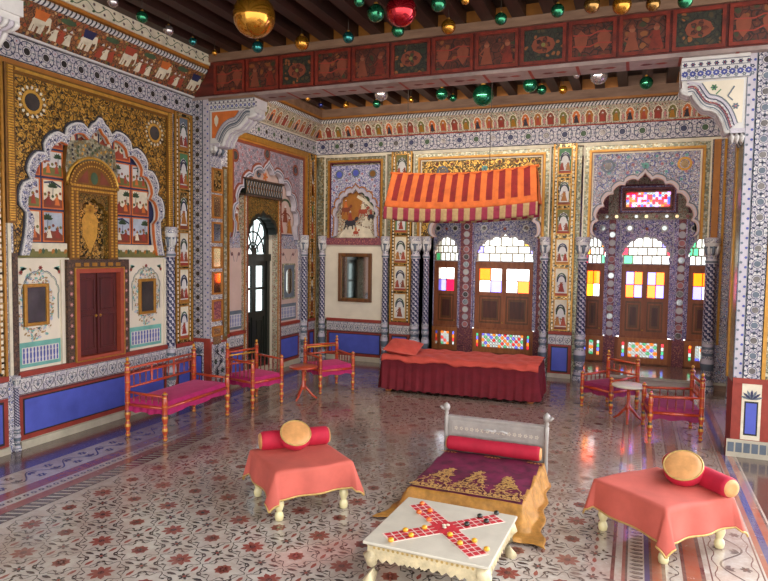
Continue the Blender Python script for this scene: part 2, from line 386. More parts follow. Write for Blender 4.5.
def lotus_band(mb, F, a0, a1, b0, b1, c, ground='roundel_ground', ink='ink', ink2='slate', step=None):
    """white band of heart-shaped lotus buds in thin dark outline"""
    h = b1-b0; mb.rect(F, a0, a1, b0, b1, c, ground)
    step = step or h*.85; n = max(1, round((a1-a0)/step)); st = (a1-a0)/n
    for i in range(n):
        x = a0+(i+.5)*st; y = b0+h*.45; r = min(st, h)*.42
        L = [(x, y-r), (x-r*.8, y-r*.1), (x-r*.75, y+r*.6), (x-r*.25, y+r*.75), (x, y+r*.3), (x+r*.25, y+r*.75), (x+r*.75, y+r*.6), (x+r*.8, y-r*.1), (x, y-r)]
        mb.stroke(F, L, h*.045, c+.001, ink); mb.flower(F, x, y-r*.05, r*.42, 5, c+.0015, ink2, ink, PI/2)
        mb.stroke(F, [(x+st*.5, b0+h*.08), (x+st*.42, b0+h*.5), (x+st*.55, b0+h*.92)], h*.04, c+.001, ink)
        mb.disc(F, x+st*.5, b0+h*.75, h*.05, c+.001, ink2, 6)
    for b in (b0+h*.02, b1-h*.06): mb.rect(F, a0, a1, b, b+h*.04, c+.001, ink)
def roundel_band(mb, F, a0, a1, b0, b1, c, mids=('mirror_dark',), vert=False, small=('red_line', 'navy'), ground='roundel_ground'):
    """band of dark mirror roundels set in petals with little coloured flowers between"""
    mb.rect(F, a0, a1, b0, b1, c, ground)
    h = (a1-a0) if vert else (b1-b0); Ln = (b1-b0) if vert else (a1-a0)
    n = max(1, round(Ln/(h*.95))); st = Ln/n
    for i in range(n):
        t = (i+.5)*st; x, y = ((a0+a1)/2, b0+t) if vert else (a0+t, (b0+b1)/2); r = h*(.19 if vert else .15)
        mb.ring(F, x, y, r*1.3, r*1.5, c+.001, 'navy', 12); mb.ring(F, x, y, r*2.55, r*2.8, c+.001, 'navy', 16)
        for k in range(8):
            an = 2*PI*k/8; mb.petal(F, x+r*1.6*math.cos(an), y+r*1.6*math.sin(an), an, r*1.05, r*.55, c+.001, ('slate', 'navy')[k % 2])
        mb.disc(F, x, y, r, c+.002, mids[i % len(mids)], 12)
        u = t+st*.5
        for s_ in (-1, 1):
            xx, yy = ((a0+a1)/2+s_*h*.3, b0+u) if vert else (a0+u, (b0+b1)/2+s_*h*.3)
            if u < Ln-.01: mb.flower(F, xx, yy, h*.13, 6, c+.0012, 'lilac_white', small[(i+(s_ > 0)) % 2])
            if u < Ln-.01: mb.ring(F, xx, yy, h*.135, h*.16, c+.001, 'navy', 10)
    for e in (0, 1):
        if vert: x = (a0, a1-h*.05)[e]; mb.rect(F, x, x+h*.05, b0, b1, c+.001, 'ink')
        else: y = (b0, b1-h*.05)[e]; mb.rect(F, a0, a1, y, y+h*.05, c+.001, 'ink')
def baluster_panel(mb, F, a0, a1, b0, b1, c, n, border='teal', col='blue'):
    mb.rect(F, a0, a1, b0, b1, c, border); w = a1-a0; h = b1-b0
    mb.rect(F, a0+w*.05, a1-w*.05, b0+h*.14, b1-h*.2, c+.001, 'white')
    st = w*.9/n
    for i in range(n):
        x = a0+w*.05+st*(i+.5); r = st*.27; y0 = b0+h*.16; H = h*.62
        pr = [(0, .5), (.06, .9), (.2, .9), (.25, .45), (.4, 1), (.62, 1), (.72, .45), (.8, .9), (.92, .9), (1, .3)]
        pts = [(x-r*q, y0+H*t) for t, q in pr]+[(x+r*q, y0+H*t) for t, q in reversed(pr)]
        mb.poly(F, pts, c+.002, col)
def person_fig(mb, F, x, y, h, c, robe, skin='skin_brown', hat='white'):
    w = h*.28
    mb.poly(F, [(x-w, y), (x+w, y), (x+w*.45, y+h*.55), (x+w*.5, y+h*.72), (x-w*.5, y+h*.72), (x-w*.45, y+h*.55)], c, robe)
    mb.disc(F, x, y+h*.82, h*.12, c+.0006, skin, 8); mb.poly(F, [(x-h*.12, y+h*.85), (x+h*.12, y+h*.85), (x, y+h*1.02)], c+.001, hat)
    mb.stroke(F, [(x-w*.4, y+h*.65), (x-w*1.1, y+h*.45), (x-w*.6, y+h*.35)], h*.07, c+.0008, robe)
def mini_pavilion(mb, F, a0, a1, b0, b1, c, k=0, gilt=True):
    """a court miniature: white pavilion arch, dark swag, robed figures"""
    w, h = a1-a0, b1-b0
    mb.rect(F, a0, a1, b0, b1, c, ('olive', 'slate', 'leaf', 'mirror_chips_gold')[k % 4] if gilt else 'cream')
    cx = (a0+a1)/2
    A = cusp(cx, b0+h*.52, w*.36, h*.33, 5, .3, 4); mb.poly(F, [(cx-w*.36, b0+h*.1)]+A+[(cx+w*.36, b0+h*.1)], c+.001, 'white')
    for q in range(2):
        B = [(cx+w*.34*math.cos(PI-PI*t/8), b0+h*(.5+.08*q)+h*.24*math.sin(PI*t/8)) for t in range(9)]
        mb.stroke(F, B, h*.05, c+.002, ('navy', 'green', 'ink')[(k+q) % 3])
    robes = ('brick', 'rust', 'red_line', 'ochre')
    if k % 3 == 0: person_fig(mb, F, cx, b0+h*.14, h*.42, c+.002, robes[k % 4])
    else:
        for s_ in (-1, 1): person_fig(mb, F, cx+s_*w*.24, b0+h*.12, h*.36, c+.002, robes[(k+(s_ > 0)) % 4])
        if k % 2: mb.flower(F, cx, b0+h*.35, w*.1, 6, c+.002, 'leaf', 'ochre')
    mb.rect(F, a0, a1, b0, b0+h*.09, c+.0015, robes[(k+2) % 4])
def mini_landscape(mb, F, a0, a1, b0, b1, c, k):
    w, h = a1-a0, b1-b0; gold_ = ('cream', 'white', 'cream', 'sky_wash')[k % 4]
    mb.rect(F, a0, a1, b0, b1, c, gold_)
    g = ('rust', 'olive', 'brick', 'rust')[k % 4]
    hill = [(a0, b0), (a1, b0), (a1, b0+h*(.2+.1*(k % 3))), (a0+w*.75, b0+h*.36), (a0+w*.5, b0+h*(.26+.08*(k % 2))), (a0+w*.25, b0+h*.38), (a0, b0+h*.25)]
    mb.poly(F, hill, c+.001, g)
    for j in range(2):
        x = a0+w*(.28+.45*j)
        person_fig(mb, F, x, b0+h*.1, h*.42, c+.002, ('red_line', 'orange', 'brick', 'cream')[(k+j) % 4], hat='gold')
    for j in range(5):
        mb.disc(F, a0+w*(.1+.2*j), b0+h*(.42+.06*((k+j) % 3)), w*.075, c+.0015, ('green', 'olive', 'rust')[(j+k) % 3], 7)
    tx = a0+w*(.2+.6*((k*7) % 3)/2)
    for j in range(6):
        an = PI*.08+PI*.84*j/5; mb.petal(F, tx, b0+h*.74, an, h*.24, h*.09, c+.002, 'green')
    mb.stroke(F, [(tx, b0+h*.45), (tx+w*.02, b0+h*.74)], w*.03, c+.0018, 'ink')
    if k % 3 == 1: mb.stroke(F, [(a0+w*.05, b1-h*.1), (a0+w*.5, b1-h*.04), (a1-w*.05, b1-h*.22)], h*.06, c+.002, 'navy')
def vine(mb, F, a0, a1, b0, b1, c, mat, step, along='b', w=None, fill='leaf', flo=None):
    """running scroll along b (or a)"""
    W = (a1-a0) if along == 'b' else (b1-b0); L = (b1-b0) if along == 'b' else (a1-a0)
    m0 = (a0+a1)/2 if along == 'b' else (b0+b1)/2; s0 = b0 if along == 'b' else a0
    def P(s_, t): return (m0+t, s0+s_) if along == 'b' else (s0+s_, m0+t)
    n = int(L/step); w = w or W*.05
    pts = [P(L*i/(n*8), W*.3*math.sin(2*PI*i/16)) for i in range(n*8+1)]; mb.stroke(F, pts, w, c, mat)
    for i in range(n):
        s_ = step*(i+.5); sg = 1 if i % 2 == 0 else -1
        for q in range(3):
            an = (PI/2 if along == 'b' else 0)+sg*(.6+q*.7)
            x, y = P(s_, sg*W*.22); mb.petal(F, x, y, an, W*.24, W*.1, c+.0003, mat)
        x, y = P(s_+step*.1, -sg*W*.25)
        mb.flower(F, x, y, W*.15, 6, c+.0003, flo or mat, fill)
exec_parts = None
# ------------------------------------------------------------------ floor
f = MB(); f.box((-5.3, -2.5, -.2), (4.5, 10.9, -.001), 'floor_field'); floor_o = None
Y0, Y1 = 1.2, 8.75
def strip(x0, x1, m, c=.0004, ya=Y0, yb=Y1): f.rect(FL, x0, x1, ya, yb, c, m)
strip(-4.9, -4.60, 'floor_brown'); strip(-4.60, -4.43, 'floor_purple'); strip(-4.43, -4.12, 'floor_white'); strip(-4.12, -4.0, 'floor_red')
strip(-4.0, -3.9, 'floor_white'); strip(-3.9, -3.81, 'floor_red'); strip(-3.81, -3.68, 'floor_black')
vine(f, FL, -4.41, -4.14, Y0, Y1, .0009, 'floor_black', .17, w=.012, fill='floor_white')
for i in range(120):
    y = Y0+i*.0625; f.disc(FL, -3.95, y+.03, .022, .0009, 'floor_black', 6); f.disc(FL, -3.95, y+.03, .009, .0012, 'floor_white', 6)
    f.poly(FL, [(-3.80, y), (-3.69, y+.045), (-3.69, y+.06), (-3.80, y+.02)], .0009, 'floor_white')
XR = [(-.075, -.055, 'floor_maroon'), (-.055, -.018, 'floor_white'), (-.018, 0, 'floor_red'), (0, .012, 'floor_black'), (.012, .1, 'floor_white'), (.1, .127, 'floor_purple'),
      (.127, .14, 'floor_maroon'), (.14, .19, 'floor_orange'), (.19, .21, 'floor_maroon'), (.21, .295, 'floor_white'), (.295, .315, 'floor_maroon'), (.315, .39, 'floor_orange'),
      (.39, .412, 'floor_maroon'), (.412, .44, 'floor_white'), (.44, .448, 'floor_maroon'), (.448, .705, 'floor_white'), (.705, .714, 'floor_maroon'), (.714, .725, 'floor_white'),
      (.725, .757, 'floor_orange'), (.757, .8, 'floor_blue'), (.8, .845, 'floor_orange'), (.845, .86, 'floor_black'), (.86, .872, 'floor_white'), (.872, 4.4, 'floor_dusk')]
for a, b, m in XR: strip(a, b, m, yb=6.3 if a > .85 else 8.75)
for i in range(150):
    y = Y0+i*.05
    f.fan(FL, [(.02, y), (.05, y-.016), (.09, y-.008), (.095, y+.012), (.07, y+.018), (.04, y+.016)], (.06, y+.002), .0009, 'floor_black')
    f.stroke(FL, [(.03, y+.004), (.08, y+.005)], .004, .0013, 'floor_white')
vine(f, FL, .212, .293, Y0, Y1, .0009, 'floor_black', .09, w=.006, fill='floor_white')
vine(f, FL, .46, .69, Y0, Y1, .0009, 'floor_black', .24, w=.012, fill='floor_maroon')
for x in (.475, .678):
    f.stroke(FL, [(x+.012*math.sin(i*1.3), Y0+i*.04) for i in range(188)], .006, .0010, 'floor_maroon')
# centre field: red rosettes on a .29 m grid, tied by dark arabesque outlines
g = .29
for i in range(13):
    for j in range(27):
        x = -3.5+g*i; y = 1.1+g*j
        if x > -.12 or x < -3.6: continue
        r8 = (i+j) % 2 == 0
        if x+.11 < -.09:
            f.flower(FL, x, y, .074 if r8 else .052, 8, .0010, 'floor_red', 'floor_maroon', PI/8*((i*3+j) % 2), .032)
        if x+.15 < -.085:
            f.stroke(FL, [(x+(.112+.026*math.cos(8*t*PI/24))*math.cos(t*PI/24), y+(.112+.026*math.cos(8*t*PI/24))*math.sin(t*PI/24)) for t in range(49)], .0048, .0008, 'floor_black')
            for t in range(8): f.petal(FL, x+.09*math.cos(t*PI/4+PI/8), y+.09*math.sin(t*PI/4+PI/8), t*PI/4+PI/8+1.2*(-1)**t, .03, .012, .0009, 'floor_black')
        for s1 in (-1, 1):
            for s2 in (-1, 1):
                cx, cy = x+s1*.145, y+s2*.145
                if cx > -.1 or cx < -3.66: continue
                L = [(x+s1*.03, y+s2*.115), (x+s1*.075, y+s2*.105), (x+s1*.085, y+s2*.085), (x+s1*.10, y+s2*.075), (x+s1*.115, y+s2*.03)]
                f.stroke(FL, L, .0055, .0009, 'floor_black')
        if x+.16 < -.09:
            cx, cy = x+.145, y+.145
            f.flower(FL, cx, cy, .038, 6, .0011, 'floor_black', 'floor_red', .3, .016)
            for k in range(4):
                an = PI/4+k*PI/2; px_, py_ = cx+.062*math.cos(an), cy+.062*math.sin(an)
                f.petal(FL, px_, py_, an+.9, .03, .016, .0009, 'floor_black'); f.petal(FL, px_, py_, an-.9, .03, .016, .0009, 'floor_black')
            for k in range(4):
                an = k*PI/2; px_, py_ = cx+.05*math.cos(an), cy+.05*math.sin(an)
                f.petal(FL, px_, py_, an, .07, .024, .0009, 'floor_red' if k % 2 else 'floor_black')
f.rect(FL, -4.9, 1.14, 8.75, 9.3, .0006, 'floor_brown'); f.rect(FL, -3.68, .7, 8.5, 8.62, .0007, 'floor_purple')
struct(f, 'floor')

# ------------------------------------------------------------------ ceiling
c = MB(); c.box((-5.3, -2.5, 4.12), (1.6, 9.6, 4.3), 'ceiling_wood')
x = -4.95
while x < 1.5:
    for ya, yb in ((-2.5, 6.45), (6.46, 9.3)):
        c.fbox(FL, x, x+.12, ya, yb, 3.985, 4.12, 'joist_wood')
    for yy in (6.24, 9.12): c.box((x+.12, yy, 3.985), (x+.29, yy+.04, 4.12), 'ochre' if int(x*10) % 3 else 'plank')
    x += .29
struct(c, 'ceiling')
# painted beam across the room between the two brackets
bt = thing('ceiling_beam', 'long red painted beam with figure panels spanning the room below the dark joists', 'beam', (-1.8, 6.33, 3.49), 0)
b = MB(); b.box((-4.9, 6.2, 3.52), (1.3, 6.46, 3.9), 'beam_red'); b.build('beam_body', bt)
b = MB(); b.box((-4.9, 6.17, 3.9), (1.3, 6.5, 3.985), 'plank'); b.build('top_plank', bt)
b = MB(); b.box((-4.9, 6.19, 3.485), (1.3, 6.5, 3.519), 'beam_under')
FU = Fr((0, 6.345, 3.4845), (1, 0, 0), (0, -1, 0))
for i in range(14):
    x = -4.5+i*.436; b.rect(FU, x-.014, x+.014, -.15, .15, .0006, 'red_line')
    b.petal(FU, x+.22, 0, 0, .12, .06, .0006, 'red_line'); b.petal(FU, x+.22, 0, PI, .12, .06, .0006, 'maroon')
b.build('painted_underside', bt, 'pale painted underside of the beam')
FB = Fr((0, 6.2, 0), (1, 0, 0), (0, 0, 1))
pal = ['beam_paint', 'beam_dark', 'beam_paint']
for i in range(13):
    x0 = -4.60+i*.437; x1 = x0+.437
    b = MB(); frame_rect(b, FB, x0+.012, x1-.012, 3.535, 3.885, .03, 0, .02, 'beam_frame')
    b.rect(FB, x0+.04, x1-.04, 3.56, 3.86, .004, pal[(i*2) % 3])
    for q in range(2):
        xx = x0+.12+.2*q
        if i % 3 == 1: person_fig(b, FB, xx, 3.58, .22, .006, ('rust', 'beam_frame')[q], hat='rust')
        elif i % 3 == 2: b.disc(FB, x0+.2185, 3.71, .11, .006, 'rust', 10, .08) if q == 0 else b.flower(FB, x0+.2185, 3.71, .08, 5, .008, 'beam_paint', 'olive')
        else:
            b.stroke(FB, [(x0+.05, 3.66+.1*q), (x0+.2, 3.65+.1*q), (x0+.27, 3.68+.1*q), (x1-.05, 3.67+.1*q)], .012, .007, 'red_line')
            b.petal(FB, xx, 3.6, PI/2, .2, .12, .006, 'rust')
    b.build('painted_panel', bt)

# ------------------------------------------------------------------ left wall shell
w = MB()
w.box((-5.13, -2.5, 0), (-4.98, 7.33, 4.12), 'plaster'); w.box((-5.13, 8.1, 0), (-4.98, 9.9, 4.12), 'plaster'); w.box((-5.13, 7.33, 2.26), (-4.98, 8.1, 4.12), 'plaster')
w.box((-4.98, -2.5, 3.27), (-4.9, 9.3, 4.12), 'plaster')
# bay one: dado, wall field
def dado(mb, F, a0, a1, panel=True, c=0, top=.66):
    mb.fbox(F, a0, a1, 0, top-.03, -.08, c, 'red_line'); mb.fbox(F, a0, a1, top-.03, top+.015, -.08, c+.02, 'red_line')
    lotus_band(mb, F, a0, a1, .475, top-.035, c+.002)
    mb.rect(F, a0, a1, .0, .075, c+.003, 'stone_skirt'); mb.fbox(F, a0, a1, 0, .07, c, c+.025, 'stone_skirt')
    mb.rect(F, a0, a1, .455, .475, c+.002, 'maroon')
    if panel:
        e = min(.05, (a1-a0)*.15); mb.rect(F, a0+e*.7, a1-e*.7, .118, .438, c+.003, 'black'); mb.rect(F, a0+e, a1-e, .13, .426, c+.004, 'blue_panel')
dado(w, LW, 3.88, 5.73)
w.fbox(LW, 3.88, 4.50, .66, 1.655, -.08, -.02, 'plaster'); w.fbox(LW, 5.05, 5.73, .66, 1.655, -.08, -.02, 'plaster'); w.fbox(LW, 4.50, 5.05, 1.53, 1.635, -.08, -.02, 'plaster')
for a0, a1 in ((6.92, 7.28), (8.17, 8.77)):
    dado(w, LW, a0, a1); w.fbox(LW, a0, a1, .66, 1.78, -.08, -.03, 'plaster_pink'); w.rect(LW, a0, a1, 1.78, 1.98, -.05, 'lilac_field')
w.rect(LW, 6.9, 7.33, 1.78, 3.05, -.078, 'plaster_pink'); w.rect(LW, 8.1, 8.8, 1.78, 3.05, -.078, 'plaster_pink'); w.rect(LW, 7.33, 8.1, 2.4, 3.05, -.078, 'plaster_pink')
# remaining plain wall parts behind pilasters
for a0, a1 in ((-2.5, 3.12), (3.12, 3.88), (5.73, 6.92), (8.77, 9.3)): w.fbox(LW, a0, a1, 0, 3.27, -.08, -.005, 'white_lace')
struct(w, 'wall_left')

# frieze and cornice, left wall
t = MB(); roundel_band(t, LW, 2.4, 6.2, 3.31, 3.515, .004); t.rect(LW, 2.4, 6.2, 3.27, 3.31, .003, 'ochre')
t.fbox(LW, 2.4, 6.2, 3.515, 3.535, 0, .03, 'white'); struct(t, 'trim_1')
def cornice(mb, F, a0, a1, proj=.2, arch=False):
    C0 = (0.02, 3.535); C1 = (proj, 3.77)
    mb.add([F.p(a0, C0[1], C0[0]), F.p(a1, C0[1], C0[0]), F.p(a1, C1[1], C1[0]), F.p(a0, C1[1], C1[0])], [(0, 1, 2, 3)], 'jewel_floral' if arch else 'frieze_paint')
    mb.fbox(F, a0, a1, 3.77, 4.12, -.01, proj-.01, 'plank')
    S = Fr(F.p(0, C0[1], C0[0]), F.u, (F.p(0, C1[1], C1[0])-F.p(0, C0[1], C0[0]))); H = math.hypot(C1[0]-C0[0], C1[1]-C0[1])
    n = int((a1-a0)/(.17 if arch else .24)); st = (a1-a0)/n
    for i in range(n):
        x = a0+(i+.5)*st
        if arch:
            A = cusp(x, H*.45, st*.3, H*.36, 5, .2, 4); bg = ('ochre', 'rust', 'olive', 'orange')[i % 4]
            mb.poly(S, [(x-st*.3, H*.16)]+A+[(x+st*.3, H*.16)], .003, bg)
            mb.stroke(S, [(x-st*.3, H*.14)]+A+[(x+st*.3, H*.14)], .012, .004, 'cream')
            person_fig(mb, S, x, H*.17, H*.5, .005, ('brick', 'ink', 'gold', 'red_line')[(i*3) % 4])
            mb.petal(S, x+st*.5, H*.15, PI/2, H*.4, st*.16, .003, 'pink')
        else:
            if i % 2 == 0:   # striding white elephant under a coloured howdah cloth
                mb.disc(S, x, H*.55, st*.27, .003, 'cream', 10, H*.17); mb.disc(S, x+st*.3, H*.62, st*.12, .0035, 'cream', 8, H*.13)
                for q in (-.2, -.08, .1, .2): mb.rect(S, x+st*q-.012, x+st*q+.012, H*.2, H*.5, .003, 'cream')
                mb.stroke(S, [(x+st*.4, H*.6), (x+st*.46, H*.4), (x+st*.42, H*.28)], .016, .003, 'cream')
                mb.poly(S, [(x-st*.22, H*.6), (x+st*.2, H*.6), (x+st*.26, H*.86), (x-st*.3, H*.86)], .005, ('orange', 'navy', 'brick')[(i//2) % 3])
            else:
                for q in (-.28, 0, .28): person_fig(mb, S, x+st*q, H*.14, H*.5, .004, ('rust', 'cream', 'olive', 'brick')[(i+int(q*10)) % 4])
                mb.disc(S, x, H*.84, st*.35, .003, 'green', 8, H*.09)
            for q in range(3): mb.disc(S, x+st*(q-1)*.33, H*.07, .013, .003, 'ink', 6)
    # striped moulding
    r = .034; n = int((a1-a0)/.045); st = (a1-a0)/n
    for i in range(n):
        xa = a0+i*st; 
        for k_, (mm, w0, w1) in enumerate((('white', 0, .62), ('ink', .62, 1))):
            vs = []
            for q in range(5):
                an = -PI/2+PI*q/4
                for e in (w0, w1): vs.append(F.p(xa+st*e+.02*math.sin(an), 3.80+r*math.sin(an), proj-.012+r*math.cos(an)))
            mb.add(vs, [(2*q, 2*q+1, 2*q+3, 2*q+2) for q in range(4)], mm)
    mb.fbox(F, a0, a1, 3.835, 3.865, proj-.02, proj+.035, 'ochre')
    if not arch:
        mb.fbox(F, a0, a1, 3.865, 3.985, proj-.02, proj+.05, 'cream')
        vine(mb, F, a0, a1, 3.87, 3.98, proj+.052, 'green', .12, 'a', w=.008, fill='brick', flo='ink')
    else: mb.fbox(F, a0, a1, 3.865, 3.985, proj-.02, proj+.03, 'plank')
t = MB(); cornice(t, LW, 2.4, 6.2, .2); struct(t, 'trim_2')
t = MB(); roundel_band(t, LW, 6.5, 9.3, 3.31, 3.515, .004, mids=('mirror_dark', 'green')); t.rect(LW, 6.5, 9.3, 3.27, 3.31, .003, 'gold'); cornice(t, LW, 6.5, 9.3, .16, True); struct(t, 'trim_3')

# bay one arch: gilded spandrel, lilac multifoil moulding
C = (4.80, 2.05); arch1 = cusp(C[0], C[1], .83, .84, 9, .30, 7, .25, foot=.37, footw=.06)
t = MB()
outer = [(3.86, 1.66)]+arch1+[(5.74, 1.66), (5.74, 3.27), (3.86, 3.27)]
t.prism(LW, outer, [], -.08, 0, 'gold_field', 'gold_dark')
arabesque(t, LW, outer, .095, .002, 'gold_bright', ['gold_bright', 'gold', 'ink'], ['gold_bright', 'gold', 'gold_bright'], 'rust')
for (a, b_) in ((4.06, 3.0), (5.56, 3.0)):
    t.disc(LW, a, b_, .075, .004, 'mirror_dark', 16); t.ring(LW, a, b_, .075, .1, .005, 'gold_bright', 20)
    for k in range(16): t.petal(LW, a+.105*math.cos(k*PI/8), b_+.105*math.sin(k*PI/8), k*PI/8, .035, .026, .004, 'cream')
struct(t, 'trim_4')
t = MB(); A = arch1; B = shrink(arch1, C[0], 1.68, .905, .925); D = shrink(arch1, C[0], 1.68, .897, .918)
t.band(LW, A, B, -.06, .018, 'white_lace', 'white'); t.band(LW, shrink(A, C[0], 1.68, .995, .997), shrink(A, C[0], 1.68, .98, .985), 0, .022, 'white'); t.band(LW, B, D, -.03, .0, 'orange'); t.band(LW, shrink(A, C[0], 1.68, 1.02, 1.015), A, 0, .01, 'ink')
for i in range(6, len(A)-6, 3):
    p = A[i]; q = B[i]; t.disc(LW, (p[0]*.35+q[0]*.65), (p[1]*.35+q[1]*.65), .012, .021, 'navy', 6)
struct(t, 'trim_5')
t = MB()    # gold frames round the spandrel
for a0, a1 in ((3.79, 3.88), (5.74, 5.83)):
    t.fbox(LW, a0, a1, 1.95, 3.27, -.01, .02, 'gold_dark'); 
    for i in range(60): t.fbox(LW, a0+.02, a1-.02, 1.97+i*.0215, 1.985+i*.0215, .015, .034, 'gold_bright', .004)
t.fbox(LW, 3.88, 5.74, 3.2, 3.27, 0, .02, 'gold_dark'); t.fbox(LW, 3.88, 5.74, 3.225, 3.25, .02, .032, 'gold_bright')
struct(t, 'trim_6')
# court and landscape scenes painted inside the arch
mur = thing('painted_mural', 'grid of small red and cream landscape paintings inside the large scalloped arch', 'mural', (-4.97, 4.8, 1.66))
b = MB(); b.rect(LW, 3.9, 5.7, 1.66, 3.1, -.076, 'navy'); b.build('mural_ground', mur)
k = 0
cols = [(3.95, 4.185), (4.205, 4.43), (5.05, 5.275), (5.295, 5.54)]
for ci, (a0, a1) in enumerate(cols):
    for r_, (z0, z1) in enumerate([(1.80, 2.08), (2.10, 2.37), (2.39, 2.63), (2.65, 2.9)]):
        if r_ == 3 and ci in (0, 3): continue
        b = MB(); frame_rect(b, LW, a0, a1, z0, z1, .012, -.076, -.068, 'orange'); mini_landscape(b, LW, a0+.012, a1-.012, z0+.012, z1-.012, -.073, k); k += 1
        b.build('painted_scene', mur)
for a0, a1 in ((4.45, 4.59), (4.61, 4.85), (4.87, 5.03)):
    b = MB(); mini_landscape(b, LW, a0, a1, 2.73, 2.97, -.073, k); k += 2; b.build('painted_scene', mur)
for a0, a1 in ((3.88, 4.43), (5.04, 5.73)):
    b = MB(); b.fbox(LW, a0, a1, 1.66, 1.79, -.08, -.03, 'cream')
    b.rect(LW, a0, a1, 1.66, 1.715, -.028, 'olive')
    for i in range(int((a1-a0)/.045)):
        x = a0+.02+i*.045; b.petal(LW, x, 1.69, PI/2+.5*math.sin(i*2.1), .055, .035, -.026, ('green', 'olive', 'ochre')[i % 3])
    b.build('painted_garden_band', mur)
# gilt niche
ni = thing('gilt_niche', 'tall gilded niche with round arch and golden figure at the middle of the left wall', 'niche', (-4.95, 4.735, 1.64))
a0, a1 = 4.44, 5.03; cx = (a0+a1)/2
rd = [(cx+.295*math.cos(PI-PI*i/16), 2.32+.27*math.sin(PI*i/16)) for i in range(17)]
inn = [(4.555, 1.64)]+cusp(cx, 2.06, .175, .2, 5, .25, 5)+[(4.91, 1.64)]
b = MB(); b.prism(LW, [(a0, 1.64)]+rd+[(a1, 1.64), (4.915, 1.64)]+[(4.915, 2.27), (4.55, 2.27), (4.55, 1.64)], [], -.07, -.005, 'gold_dark'); 
for aa in (a0+.02, a0+.075, a1-.09, a1-.035):
    for i in range(22): b.fbox(LW, aa, aa+.018, 1.66+i*.03, 1.68+i*.03, -.006, .006, 'gold_bright')
for rr in (.28, .235):
    for i in range(1, 26):
        an = PI*i/26; b.disc(LW, cx+rr*math.cos(an), 2.32+(rr-.02)*math.sin(an), .009, -.002, 'gold_bright', 6)
for i in range(18):
    for zz in (2.33, 2.29): b.fbox(LW, a0+.02+i*.031, a0+.04+i*.031, zz, zz+.018, -.006, .004, 'gold_bright')
b.disc(LW, cx, 2.42, .045, -.003, 'green', 12, .06)
for s_ in (-1, 1): b.poly(LW, [(cx+s_*.07, 2.37), (cx+s_*.2, 2.37), (cx+s_*.08, 2.5)], -.003, 'rust')
b.build('niche_frame', ni)
b = MB(); b.prism(LW, [(4.55, 2.27), (4.55, 1.64), (4.559, 1.64)]+cusp(cx, 2.04, .172, .16, 5, .2, 5)+[(4.908, 1.64), (4.915, 1.64), (4.915, 2.27)], [], -.07, -.02, 'gold_field_fine'); b.build('cusped_surround', ni)
b = MB(); b.rect(LW, 4.55, 4.915, 1.64, 2.27, -.071, 'mirror_chips_gold'); arabesque(b, LW, [(4.57, 1.66), (4.9, 1.66), (4.9, 2.2), (4.57, 2.2)], .07, -.068, 'gold_bright', ['gold', 'gold_bright'], ['gold_bright'], 'ochre'); b.petal(LW, cx, 1.70, PI/2, .46, .2, -.067, 'gold_bright'); b.flower(LW, cx, 2.12, .07, 8, -.064, 'gold_bright', 'ochre'); b.build('golden_figure_panel', ni)
b = MB(); b.prism(LW, rd+[(a1+.02, 2.5), (a1-.01, 2.74), (cx+.1, 2.77), (cx, 2.81), (cx-.1, 2.77), (a0+.01, 2.74), (a0-.02, 2.5)], [], -.07, -.025, 'mirror_chips', 'gold_dark')
for r_ in range(4):
    for i in range(17-r_):
        an = PI*(i+.5)/(17-r_); x_, z_ = cx+(.315+.035*r_)*math.cos(an), 2.36+(.285+.035*r_)*math.sin(an)
        if 2.42 < z_ < 2.72 and abs(x_-cx) < .27: b.petal(LW, x_, z_, an, .034, .026, -.023, ('ink', 'gold_bright', 'green')[(i+r_) % 3])
b.bead(LW, [(a0-.01, 2.36)]+[(cx+.31*math.cos(PI-PI*i/16), 2.33+.285*math.sin(PI*i/16)) for i in range(17)]+[(a1+.01, 2.36)], .014, -.015, 'gold_bright'); b.build('mirror_mosaic_crown', ni)

# cupboard in the wall
cu = thing('wall_cupboard', 'dark red double door cupboard with orange frame beneath the gilt niche', 'cupboard', (-4.92, 4.76, .66))
b = MB(); frame_rect(b, LW, 4.39, 5.16, .665, 1.64, .085, -.03, .012, 'brown_tile', False)
for i in range(9):
    for aa in (4.432, 5.118): b.flower(LW, aa, .72+i*.1, .02, 6, .014, 'pink', 'cream')
for i in range(6): b.fbox(LW, 4.48+i*.1, 4.54+i*.1, 1.575, 1.61, .012, .016, 'gold')
b.build('tile_surround', cu)
b = MB(); frame_rect(b, LW, 4.475, 5.075, .665, 1.555, .045, -.06, .026, 'brick'); frame_rect(b, LW, 4.465, 5.085, .665, 1.565, .012, -.06, .03, 'gold'); b.build('door_frame', cu, mods=bevel(.003))
for s_, (a0, a1) in ((0, (4.52, 4.772)), (1, (4.778, 5.03))):
    b = MB(); b.fbox(LW, a0, a1, .71, 1.51, -.06, -.03, 'door_red')
    for z0, z1 in ((.76, 1.1), (1.14, 1.46)): frame_rect(b, LW, a0+.03, a1-.03, z0, z1, .018, -.03, -.018, 'door_red')
    d = b.build('door', cu, mods=bevel(.003))
    if s_ == 0:
        b = MB(); b.fbox(LW, 4.762, 4.788, .71, 1.51, -.03, -.012, 'door_red'); b.build('door_meeting_strip', cu)
    h = MB(); h.lathe([(.001, 0), (.013, .004), (.016, .015), (.008, .024), (.001, .028)], (-4.93, (4.748, 4.802)[s_], 1.09), 'gold', 10, 'x'); h.build('door_knob', d)
